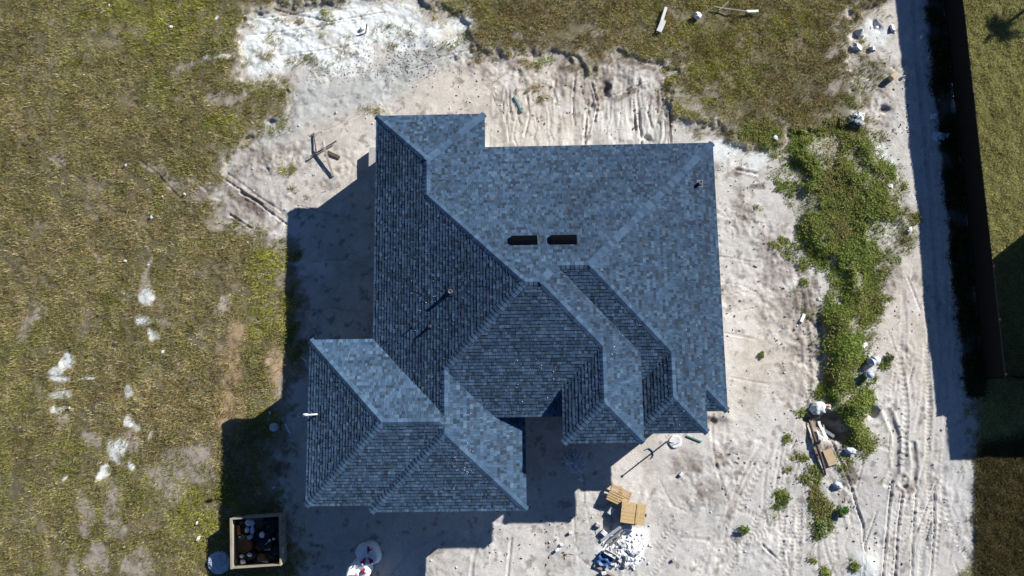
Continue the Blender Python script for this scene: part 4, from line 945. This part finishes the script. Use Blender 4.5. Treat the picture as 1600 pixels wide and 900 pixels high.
for i in range(n):
    for j in range(n):
        u, q = i/(n-1)-.5, j/(n-1)-.5; mb.v.append((u*.62+.03*math.sin(q*9), q*.5+.03*math.sin(u*8), .12+.05*math.sin(u*11+q*5)+.04*math.cos(q*13)+random.uniform(-.012, .012)))
for i in range(n-1):
    for j in range(n-1): mb.f.append((i*n+j, (i+1)*n+j, (i+1)*n+j+1, i*n+j+1))
tag(mb.build('blue_sheet', M_TARP, None, at(944, 874), -.5, True), 'crumpled dark blue sheet at the left end of the rubble', 'sheet')
heap = MB()
for i in range(150):
    px, py = RNG.normal(975, 16), RNG.normal(858, 13)
    if px+py*.2 > 1190: continue
    c = at(px, py); s = RNG.uniform(.03, .09); heap.chunk(c+Vector((0, 0, s*.3)), (s*RNG.uniform(1, 1.8), s, s*.7), 3000+i)
tag(heap.build('rubble_crumbs', M_RUBBLE), 'fine white rubble crumbs strewn below the pallets', 'rubble', kind='stuff')
for i in range(34):
    px, py = RNG.normal(970, 14), RNG.normal(868, 10)
    s = RNG.uniform(.09, .2)
    o = MB().chunk((0, 0, s*.3), (s*1.5, s*.9, s*.6), 4000+i).build('rubble_piece', [M_RUBBLE, M_CONC, M_RUBBLE, M_ROCK][i % 4], None, at(px, py, RNG.uniform(0, .08)))
    tag(o, 'broken pale masonry piece in the white rubble heap below the pallets', 'rubble', 'pieces of the rubble heap')
c = at(980, 823, 0)
tag(MB().blob((0, 0, .1), (.42, .3, .26), .22, 8, .6).build('torn_sack', M_BLUEWHITE, None, c, smooth=True), 'torn whitish sack under the near edge of the boarded pallet', 'sack')
# scattered stones all over the worked ground
mb = MB(); cnt = 0
while cnt < 620:
    px, py = RNG.uniform(380, 1500), RNG.uniform(60, 890)
    x, y = P(px, py)
    if samp(sand, [x], [y])[0] < .6 or (-8.7 < x < 9 and -9.8 < y < 7.4) or samp(weed, [x], [y])[0] > .4: continue
    s = RNG.uniform(.02, .065); mb.chunk((x, y, gz(x, y)+s*.2), (s*1.5, s, s*.8), 5000+cnt); cnt += 1
tag(mb.build('gravel', M_ROCK), 'small pale stones scattered over the bare sand', 'gravel', kind='stuff')
mb = MB(); cnt = 0
while cnt < 420:
    px, py = RNG.uniform(700, 1420), RNG.uniform(90, 890)
    x, y = P(px, py)
    if samp(sand, [x], [y])[0] < .6 or (-8.7 < x < 9 and -9.8 < y < 7.4): continue
    if fbm(np.array([x]), np.array([y]), 2.5, 801, 2)[0] < .5: continue
    s = RNG.uniform(.02, .055); mb.chunk((x, y, gz(x, y)+s*.2), (s*2.2, s, s*.8), 6000+cnt); cnt += 1
tag(mb.build('bark_chips', M_DARKWOOD), 'dark chips of bark and roots strewn on the sand', 'chips', kind='stuff')
mb = MB()
for i in range(420):
    px, py = RNG.normal(635, 45), RNG.normal(95, 16); x, y = P(px, py)
    s = RNG.uniform(.02, .055); mb.chunk((x, y, gz(x, y)+s*.2), (s*1.3, s, s*.8), 7000+i)
for i in range(260):
    px, py = RNG.normal(525, 40), RNG.normal(115, 10); x, y = P(px, py)
    s = RNG.uniform(.015, .045); mb.chunk((x, y, gz(x, y)+s*.2), (s*1.3, s, s*.8), 8000+i)
tag(mb.build('marl_clods', pm('marl_clod', (.46, .48, .47), (.33, .34, .33), 6, .95, .4)), 'grey clods of dried marl below the white ground', 'clods', kind='stuff')

mb = MB()
for i in range(150):
    cx, cy, sx_, sy_ = [(960, 850, 30, 30), (1290, 690, 25, 45), (1060, 700, 40, 25), (1365, 80, 22, 50), (520, 250, 25, 25), (1355, 580, 14, 25)][i % 6]
    q = at(RNG.normal(cx, sx_), RNG.normal(cy, sy_)); a = RNG.uniform(0, 6.28); L = RNG.uniform(.06, .28)
    if (-8.7 < q.x < 9 and -9.8 < q.y < 7.4): continue
    mb.beam(q+Vector((0, 0, .015)), q+Vector((L*math.cos(a), L*math.sin(a), RNG.uniform(.01, .05))), RNG.uniform(.01, .035), .012, .4)
tag(mb.build('wood_splinters', M_OLDWOOD), 'splintered wood scraps scattered round the debris heaps', 'splinters', kind='stuff')
# crumpled wire heap in the house shade and the lit heap beside the dumpster
def wire_heap(px, py, rx, ry, h, label, seed, n):
    c = at(px, py); t = thing('wire_heap', label, 'heap', c); rg = np.random.RandomState(seed)
    MB().blob((0, 0, h*.25), (rx*1.7, ry*1.7, h*1.0), .3, seed, .6, 22, 12).build('core', M_HEAP, t)
    mb = MB()
    for i in range(n):
        a = rg.uniform(0, 6.28); r_ = rg.uniform(.1, 1); q0 = Vector((rx*r_*math.cos(a), ry*r_*math.sin(a), h*(1-r_*r_*.8)*rg.uniform(.5, 1)))
        b = rg.uniform(0, 6.28); L = rg.uniform(.15, .4); q1 = q0+Vector((L*math.cos(b), L*math.sin(b), rg.uniform(-.1, .12))); q1.z = max(q1.z, .01); qm = (q0+q1)/2+Vector((rg.uniform(-.08, .08), rg.uniform(-.08, .08), rg.uniform(0, .08)))
        mb.tube([q0, qm, q1], [.013, .013, .013], 4)
    mb.build('strands', M_BLUEWHITE, t)
wire_heap(897, 720, .5, .55, .34, 'crumpled blue grey wire heap in the shade in front of the house', 71, 190)
# gravel heap beside the dumpster
t = thing('gravel_heap', 'blue grey mound of fine gravel left of the dumpster', 'heap', at(343, 878)); mb = MB()
rg = np.random.RandomState(5); n = 30
mb.blob((0, 0, .04), (1.02, .98, .42), .1, 55, .8, 36, 22); mb.build('mound', M_HEAP, t)
mb = MB()
for i in range(420):
    a = rg.uniform(0, 6.28); r_ = math.sqrt(rg.rand()); s = rg.uniform(.02, .05); mb.chunk((r_*.5*math.cos(a), r_*.48*math.sin(a), .04+.21*math.sqrt(max(0, 1-r_*r_*.96))), (s*1.3, s, s), 100+i)
tag(mb.build('pebbles', M_BLUEWHITE, t), kind='stuff')

# dumpster
t = thing('dumpster', 'open beige steel dumpster full of rubbish at the grass edge', 'dumpster', (-11.36, -11.16, gz(-11.36, -11.16)), math.radians(3.2))
w2, d2, hd, th = 1.10, 1.06, .82, .05
MB().box((0, 0, .09), (2*w2-.1, 2*d2-.1, .06)).build('floor', M_DUMP, t)
for n_, c, s in (('side_wall', (-w2+th/2, 0, hd/2+.05), (th, 2*d2, hd-.1)), ('side_wall', (w2-th/2, 0, hd/2+.05), (th, 2*d2, hd-.1)), ('end_wall', (0, d2-th/2, hd/2+.05), (2*w2-2*th-.004, th, hd-.1)), ('end_wall', (0, -d2+th/2, hd/2+.05), (2*w2-2*th-.004, th, hd-.1))):
    MB().box(c, s).build(n_, M_DUMP, t)
for c, s in (((-w2+.035, 0, hd+.03), (.10, 2*d2+.03, .07)), ((w2-.03, 0, hd+.03), (.06, 2*d2+.03, .07)), ((0, d2-.025, hd+.028), (2*w2-.135, .055, .065)), ((0, -d2+.025, hd+.028), (2*w2-.135, .055, .065))): MB().box(c, s).build('rim', M_DUMP, t)
for s in (-1, 1):
    for k in range(4): MB().box((s*(w2+.02), -d2+.3+k*.49, hd/2), (.04, .07, hd-.08)).build('rib', M_DUMP, t)
    MB().box((s*.7, 0, .02), (.12, 2*d2-.2, .1)).build('skid', M_DARKWOOD, t)
lt = MB()
for yy, zz, a_, b_ in ((-.28, .62, .05, .20), (-.23, .50, .14, .04), (-.40, .60, .04, .16), (-.44, .56, .1, .04), (-.52, .62, .05, .18), (-.60, .60, .05, .2), (-.66, .66, .1, .05), (-.74, .58, .05, .2), (-.80, .64, .1, .05)): lt.box((w2+.006, yy, zz), (.008, a_, b_))
lt.build('lettering', M_WHITE, t)
dl = lambda x, y, z: Matrix.Rotation(math.radians(3.2), 4, 'Z') @ Vector((x, y, z))+Vector((-11.36, -11.16, gz(-11.36, -11.16)))
def trash(name, mb, mat, label, cat, loc, rz=0.0, smooth=True):
    return tag(mb.build(name, mat, None, dl(*loc), rz, smooth), label, cat, 'rubbish in the dumpster')
trash('rubbish_bag', MB().blob((0, 0, .22), (1.1, 1.0, .5), .25, 1, .3, 22, 14), M_BAGBLACK, 'large black rubbish bag in the middle of the dumpster', 'rubbish bag', (.15, -.05, .13))
trash('rubbish_bag', MB().blob((0, 0, .2), (.9, .8, .45), .25, 2, .3, 20, 12), M_BAGBLACK, 'black rubbish bag in the far right corner of the dumpster', 'rubbish bag', (.6, .6, .13))
trash('rubbish_bag', MB().blob((0, 0, .2), (.8, .8, .45), .25, 3, .3, 20, 12), M_BAGBLACK, 'black rubbish bag in the near right corner of the dumpster', 'rubbish bag', (.62, -.62, .13))
trash('rubbish_bag', MB().blob((0, 0, .2), (.8, .8, .42), .25, 4, .3, 20, 12), M_BAGBLACK, 'black rubbish bag in the far left corner of the dumpster', 'rubbish bag', (-.6, .62, .13))
trash('rubbish_bag', MB().blob((0, 0, .18), (.8, .7, .38), .25, 6, .3, 20, 12), M_BAGBLACK, 'black rubbish bag in the near left corner of the dumpster', 'rubbish bag', (-.55, -.65, .13))
mb = MB(); mb.lathe([(.28, 0), (.29, .05), (.28, .3), (.295, .32), (.28, .34), (.285, .62), (.26, .62), (.255, .59)], 22)
trash('rusty_drum', mb, M_RUST, 'round rusty brown drum lid showing near the dumpster left wall', 'drum', (-.55, -.18, .1))
trash('plastic_sheet', MB().blob((0, 0, .04), (.42, .3, .14), .3, 12, .2), M_BLUEWHITE, 'large pale blue sheet against the far wall of the dumpster', 'sheet', (-.35, .78, .52))
trash('plastic_sheet', MB().blob((0, 0, .04), (.2, .24, .12), .3, 13, .2), M_BLUEWHITE, 'small pale blue sheet below the large sheet, left one', 'sheet', (-.48, .48, .52))
trash('plastic_sheet', MB().blob((0, 0, .04), (.16, .34, .12), .3, 14, .2), M_BLUEWHITE, 'narrow pale blue sheet below the large sheet, right one', 'sheet', (-.25, .45, .52))
trash('plastic_sheet', MB().blob((0, 0, .04), (.22, .26, .16), .35, 15, .2), M_PVC, 'bright white crumpled scrap in the middle of the dumpster', 'sheet', (.2, .24, .60))
trash('paint_can', MB().lathe([(.09, 0), (.095, .02), (.09, .2), (.095, .21), (.08, .21), (.08, .19)], 16), M_PAIL, 'small grey can beside the rusty drum', 'can', (-.32, .18, .55))
for i, (x, y, s, lb) in enumerate(((-.72, -.62, .14, 'crumpled white paper in the near left corner of the dumpster'), (-.38, -.58, .16, 'torn white paper right below the rusty drum'), (-.68, -.85, .18, 'white paper scrap lowest in the near left corner'), (-.8, .2, .07, 'small white scrap by the dumpster left wall'), (.7, .02, .1, 'small white scrap by the dumpster right wall'), (.52, -.03, .1, 'white rag left of the scrap by the right wall'))):
    trash('paper_scrap', MB().blob((0, 0, .03), (s*1.3, s, s*.6), .4, 40+i, .2, 10, 7), M_PVC, lb, 'paper', (x, y, .56))
trash('cardboard_piece', MB().box((0, 0, .03), (.3, .22, .02)).box((.1, .02, .05), (.14, .2, .015), .3), M_RUST, 'brown cardboard piece near the dumpster near wall', 'cardboard', (.12, -.72, .58), .8, False)
trash('cardboard_piece', MB().box((0, 0, .03), (.16, .4, .02)).box((.02, .1, .05), (.12, .2, .015), .3), M_RUST, 'brown cardboard strip along the dumpster left wall', 'cardboard', (-.85, .5, .55), .1, False)
for i, (x, y, rz, lb) in enumerate(((.42, -.12, .7, 'thin white stick in the dumpster, upper one'), (.42, -.42, .03, 'thin white stick in the dumpster, middle one'), (.3, -.92, -.1, 'thin white stick by the near wall of the dumpster'))):
    trash('stick', MB().beam((-.14, 0, .02), (.14, 0, .03), .014, .012).beam((.05, .02, .02), (.12, .05, .03), .01, .01), M_PVC, lb, 'stick', (x, y, .58), rz, False)

# bulk bags
def bulk(px, py, label, seed, rz):
    c = at(px, py); t = thing('bulk_bag', label, 'bulk bag', c, rz, 'bulk bags in front of the garage'); t.scale = (1, 1, 1.22); rg = np.random.RandomState(seed); ph = rg.uniform(0, 6.28, 4)
    wob = lambda a, i: 1+.05*math.sin(3*a+ph[0])+.03*math.sin(7*a+ph[1]+i)+.015*math.sin(13*a+i*2)
    mb = MB(); mb.lathe([(.40, 0), (.47, .08), (.50, .3), (.49, .5), (.45, .62), (.40, .67), (.33, .66), (.22, .60), (.10, .58), (.03, .64)], 36, sq=.25, wob=wob); mb.build('body', M_BULK, t, smooth=True)
    for k, a in enumerate((.9, 3.9, 5.2) if seed == 1 else (2.4, 3.3, 5.6)):      # folded printed panels on the top
        mb = MB(); n = 7
        for i in range(n):
            r_ = .10+.30*i/(n-1)
            for q in (-1, -.3, .4, 1):
                aa = a+q*(.16+.05*i*.6+rg.uniform(-.03, .03)); zz = .62+.055*math.sin(math.pi*min(1, (r_-.05)/.45))+.012*math.sin(q*6)+.012
                mb.v.append((r_*math.cos(aa), r_*math.sin(aa), zz))
        for i in range(n-1):
            for q in range(3): mb.f.append((i*4+q, i*4+q+1, i*4+q+5, i*4+q+4))
        mb.build('printed_panel', M_CRIMSON, t, smooth=True)
    for k in range(4):
        a = .8+k*1.571; mb = MB(); mb.tube([(.42*math.cos(a-.2), .42*math.sin(a-.2), .6), (.36*math.cos(a), .36*math.sin(a), .75), (.42*math.cos(a+.2), .42*math.sin(a+.2), .6)], [.02, .018, .02], 6); mb.build('lifting_loop', M_BULK, t, smooth=True)
bulk(579, 862, 'white bulk bag with crimson print, wholly in the garage shade', 1, .3)
bulk(565, 890, 'white bulk bag with pink print at the picture edge, partly in sun', 2, 1.1)

# post and things in front of the right bay
c = at(1042, 690); t = thing('marker_post', 'thin upright post at the edge of the front bay shade', 'post', c)
MB().tube([(0, 0, -.1), (.0, .01, .6), (.0, .02, 1.28)], [.035, .033, .03], 8).build('shaft', M_OLDWOOD, t, smooth=True)
MB().box((0, .02, 1.3), (.09, .09, .03)).build('cap', M_OLDWOOD, t)
t = thing('white_drum_lid', 'round white plaster disc on sand beside the thin post', 'disc', at(1055, 690), .3)
MB().lathe([(.27, -.02), (.29, .03), (.28, .06), (.24, .07), (.05, .06)], 28, wob=lambda a, i: 1+.03*math.sin(5*a)+.02*math.sin(11*a+1)).build('disc', M_RUBBLE, t, smooth=False)
MB().beam((-.15, -.1, .085), (.13, -.08, .085), .025, .02).build('bar', M_GALV, t)
board((1073, 681), (1096, 690), .03, .03, .06, .05, M_TEAL, 'short grey green pipe on sand below the front bay', 'pipe_offcut', 'pipe')
mb = MB(); mb.tube([tuple(at(x, y, .03)-at(1015, 703)) for x, y in ((1008, 703), (1014, 700), (1019, 704), (1021, 711), (1018, 716))], .02, 6)
tag(mb.build('hose_piece', M_BLUEHOSE, None, at(1015, 703), smooth=True), 'curved blue hose piece at the shade edge below the front bay', 'hose')
board((848, 668), (853, 655), .2, 1.5, .05, .04, M_GALV, 'slim metal bar leaning in the dark entry between the wings', 'metal_bar', 'bar')
# rear yard
g_ = 'boards left on the rear sand'
board((490, 208), (495, 239), .05, .12, .05, .04, M_DARKWOOD, 'thin dark board of the crossed pile, leftmost and steepest', group=g_)
board((486, 246), (527, 222), .14, .16, .06, .04, M_DARKWOOD, 'dark board lying across the crossed pile', group=g_)
board((507, 226), (521, 276), .34, .04, .12, .05, M_OLDWOOD, 'pale thick board propped up in the crossed pile', group=g_)
board((509, 224), (513, 252), .36, .2, .06, .04, M_WHITE, 'short white board on top of the crossed pile', group=g_)
board((512, 238), (531, 247), .06, .02, .16, .06, M_DARKWOOD, 'short dark strip standing in for the shadow right of the crossed pile', group=g_)  # dark strip laid here to imitate the shadowed gap beside the pile
board((803, 152), (816, 176), .05, .04, .08, .06, M_TEAL, 'grey green pipe on the sand behind the house', 'pipe_offcut', 'pipe')
board((572, 52), (576, 44), .0, .42, .06, .05, M_OLDWOOD, 'short stake standing in the white marl', 'stake', 'stake')
tag(MB().blob((0, 0, .05), (.3, .2, .16), .3, 21, .4).build('crumpled_sheet', M_PVC, None, at(567, 46), .6, True), 'white crumpled sheet beside the stake in the marl', 'sheet')
# rough grass at the top
board((1039, 16), (1033, 36), .16, .14, .14, .03, M_WHITE, 'white board in the top grass, upper piece', group='white boards in the top grass')
board((1035, 36), (1028, 53), .15, .12, .26, .03, M_WHITE, 'wider white board in the top grass, lower piece', group='white boards in the top grass')
tag(MB().blob((0, 0, .1), (.34, .36, .2), .3, 22, .4).build('white_rag', M_PVC, None, at(1088, 29, .06), .6, True), 'white rag bundle alone in the top grass', 'rag')
board((1113, 15), (1165, 24), .18, .2, .05, .04, M_OLDWOOD, 'long thin grey branch in the top right grass', 'branch', 'branch')
board((1163, 23), (1182, 22), .2, .18, .12, .03, M_WHITE, 'white board end beside the long branch', group='white boards in the top grass')
board((1121, 21), (1135, 9), .18, .2, .05, .03, M_OLDWOOD, 'short twig crossing the long branch', 'branch', 'branch')
for i, (px, py, s, lb) in enumerate(((197, 408, .14, 'white scrap in the field, largest of a pair at mid left'), (233, 414, .09, 'white scrap in the field right of a larger one'), (256, 550, .16, 'white scrap below the two part marl patch'), (270, 45, .2, 'white strip in the upper field grass'), (174, 11, .08, 'white scrap at the top of the left field'), (110, 637, .1, 'white scrap right of the lowest marl stripe'), (309, 817, .14, 'white scrap left of the dumpster, upper one'), (312, 840, .2, 'white scrap left of the dumpster, lower larger one'), (256, 308, .1, 'white scrap by the diagonal rut, upper one'), (388, 379, .1, 'white scrap on the sand edge at the left'), (135, 120, .07, 'tiny white scrap in the upper left field'), (200, 260, .12, 'pale scrap beside the diagonal rut'), (238, 340, .16, 'grey scrap in the field below the ruts'), (290, 304, .12, 'pale scrap by the sand at the right of the ruts'), (1388, 292, .26, 'white rock at the right edge of the weeds'), (1420, 360, .24, 'white scrap near the shaded track'), (1280, 467, .14, 'white scrap at the weed edge by the tread marks'), (422, 645, .14, 'pale scrap in the house shade above the bucket'), (1210, 218, .22, 'pale blue scrap at the grass corner right of the house'), (1348, 540, .3, 'white bag at the weed edge above the pails'))):
    s *= .68; o = MB().blob((0, 0, s*.25), (s*1.5, s, s*.4), .45, 60+i, .3, 12, 8).build('litter_scrap', M_PVC if i not in (11, 12, 17) else M_BLUEWHITE, None, at(px, py, .06 if px < 450 else .03), random.uniform(0, 3), False); tag(o, lb, 'litter', 'litter')
# upper right stones
solid(1393, 121, (.38, .26, .3), .75, M_TANBLOCK, 'tan cardboard coloured block with a sharp shadow by the track', 'block', 'tan_block')
solid(1338, 75, (.36, .6, .24), .25, M_ROCK, 'large pale rounded slab standing in the grass edge', 'slab', 'concrete_slab', 'slabs at the upper right', tilt=(.1, .3))
solid(1341, 51, (.42, .5, .14), .1, M_ROCK, 'bluish slab lying above the large pale slab', 'slab', 'concrete_slab', 'slabs at the upper right', tilt=(.25, -.35))
solid(1363, 76, (.22, .26, .16), .1, M_RUBBLE, 'white cube stone right of the large pale slab', 'slab', 'concrete_slab', 'slabs at the upper right')
solid(1394, 44, (.26, .5, .1), -.1, M_RUBBLE, 'long white slab near the track at the top', 'slab', 'concrete_slab', 'slabs at the upper right', tilt=(0, .25))
solid(1408, 122, (.12, .5, .08), .35, M_RUBBLE, 'narrow white slab right of the tan block', 'slab', 'concrete_slab', 'slabs at the upper right')
solid(1372, 41, (.2, .16, .12), .4, M_RUBBLE, 'small white stone between the slabs at the top', 'slab', 'concrete_slab', 'slabs at the upper right')
t = thing('stone_heap', 'small heap of pale broken stones at the weed edge', 'stones', at(1337, 188))
for i in range(34):
    a = random.uniform(0, 6.28); r_ = math.sqrt(random.random())*.36; s = random.uniform(.07, .16)
    MB().chunk((r_*math.cos(a), r_*math.sin(a), .03+.16*(1-r_/.4)), (s*1.3, s, s*.8), 200+i).build('stone', M_ROCK if i % 3 else M_RUBBLE, t)
for i, (px, py, s, lb) in enumerate(((1465, 213, .5, 'pale plastic film on the shaded track, larger one'), (1459, 182, .3, 'pale plastic film on the shaded track, smaller upper one'), (1478, 212, .3, 'pale plastic film on the shaded track nearest the fence'), (1440, 57, .2, 'pale plastic scrap high on the shaded track'))):
    tag(MB().blob((0, 0, .04), (s*1.3, s*.8, .14), .4, 90+i, .3, 18, 10).build('plastic_film', M_BLUEWHITE, None, at(px, py), .4*i, False), lb, 'plastic film', 'plastic film on the track')
# debris pit at the weed edge
tag(MB().blob((0, 0, .16), (.72, .6, .42), .16, 31, .4, 26, 16).build('sand_sack', pm('sack_cloth', (.62, .66, .62), (.42, .5, .48), 4, .8, .5, 14), None, at(1277, 638), .3, True), 'big pale greenish sack at the top of the debris pit', 'sack', 'sacks by the debris pit')
tag(MB().blob((0, 0, .12), (.3, .28, .26), .3, 32, .4, 20, 12).build('cloth_bundle', pm('pink_cloth', (.6, .48, .44), (.3, .18, .15), 9, .8, .5), None, at(1292, 636), .3, True), 'small white and rust cloth bundle beside the big sack', 'cloth')
tag(MB().blob((0, 0, .1), (.5, .3, .24), .15, 33, .4, 22, 12).build('sand_sack', M_BLUEWHITE, None, at(1327, 704), -.15, True), 'bluish white sack below the dark hollow in the weeds', 'sack', 'sacks by the debris pit')
tag(MB().blob((0, 0, .1), (.4, .3, .22), .2, 34, .4, 22, 12).build('sand_sack', M_BLUEWHITE, None, at(1308, 758), -.4, True), 'small whitish sack between weeds below the plywood', 'sack', 'sacks by the debris pit')
mb = MB(); pts = [at(x, y, z) for x, y, z in ((1264, 652, .12), (1269, 680, .16), (1277, 705, .14), (1285, 728, .1), (1289, 742, .05))]; o0 = pts[2].copy()
mb.tube([q-o0 for q in pts], [.06, .065, .07, .06, .04], 9); tag(mb.build('fallen_log', M_DARKWOOD, None, o0, smooth=True), 'long thin fallen log along the left of the debris pit', 'log')
board((1291, 702), (1300, 726), .08, .10, .42, .02, M_CARD, 'tan plywood sheet lying below the debris pit', 'plywood_sheet', 'plywood')
for i, (a, b, wd, lb) in enumerate((((1279, 658), (1283, 672), .12, 'short white board in the debris pit'), ((1284, 668), (1286, 684), .14, 'curved white sheet strip in the debris pit'), ((1280, 686), (1290, 683), .12, 'white strip at the bottom of the debris pit'), ((1290, 673), (1304, 682), .14, 'pale grey board pointing right in the debris pit'), ((1289, 664), (1291, 675), .06, 'thin pale stick upright in the debris pit'))):
    board(a, b, .38 if i < 4 else .3, .34, wd, .03, [M_WHITE, M_BLUEWHITE, M_WHITE, M_GALV, M_OLDWOOD][i], lb, 'scrap_board', 'board', 'scrap boards in the pit')
board((1256, 491), (1251, 503), .06, .05, .13, .07, M_PVC, 'bright white plastic piece beside the tread marks', 'plastic_piece', 'plastic')
board((1253, 503), (1260, 508), .05, .03, .05, .03, M_OLDWOOD, 'short stick below the bright white plastic piece', 'branch', 'branch')
# pails
def pail(px, py, label, r, h, lay=None, full=False):
    t = thing('pail', label, 'bucket', at(px, py), 0, 'pails by the weeds')
    if lay is not None: t.rotation_euler = (1.45, 0, lay); t.location.z += r*.95
    MB().lathe([(r*.82, 0), (r*.9, h*.5), (r, h), (r*1.06, h), (r*1.06, h-.03), (r*1.0, h-.03)], 22).lathe([(r*.95, h+.002), (r*.78, .03)][::-1], 22).build('body', M_PAIL, t, smooth=True)
    MB().lathe([(r*.9, h*.7), (r*.3, h*.71)], 20).build('contents', M_BAGBLACK if not full else M_RUBBLE, t)
    MB().tube([(r*1.06*math.cos(a), .02+r*.5*math.sin(a), h-.02+r*.3*math.sin(a)) for a in np.linspace(0, math.pi, 9)], .006, 5).build('handle', M_GALV, t)
pail(1354, 585, 'grey pail standing upright with a dark mouth, lowest of three', .19, .36)
pail(1354, 568, 'pale pail lying on its side, middle of three', .17, .36, 2.2)
pail(1370, 561, 'white pail lying on its side, rightmost of three', .18, .4, -1.2, True)
pail(432, 667, 'pale blue pail standing in the house shade at the grass edge', .19, .38, None, True)
board((445, 662), (454, 677), .03, .03, .07, .04, M_PVC, 'white stick in the shade beside the pale blue pail', 'stick', 'stick')
board((471, 558), (480, 566), .03, .03, .05, .02, M_PVC, 'white strip in the shade behind the garage corner', 'stick', 'stick')
for i, (px, py, lb) in enumerate(((468, 646, 'tiny white scrap in shade left of the garage, upper one'), (467, 651, 'tiny white scrap in shade left of the garage, lower one'), (428, 762, 'white curl of plastic above the dumpster'))):
    tag(MB().blob((0, 0, .02), (.14, .07, .05), .4, 130+i, .3, 10, 7).build('litter_scrap', M_PVC, None, at(px, py), .3, False), lb, 'litter', 'litter')
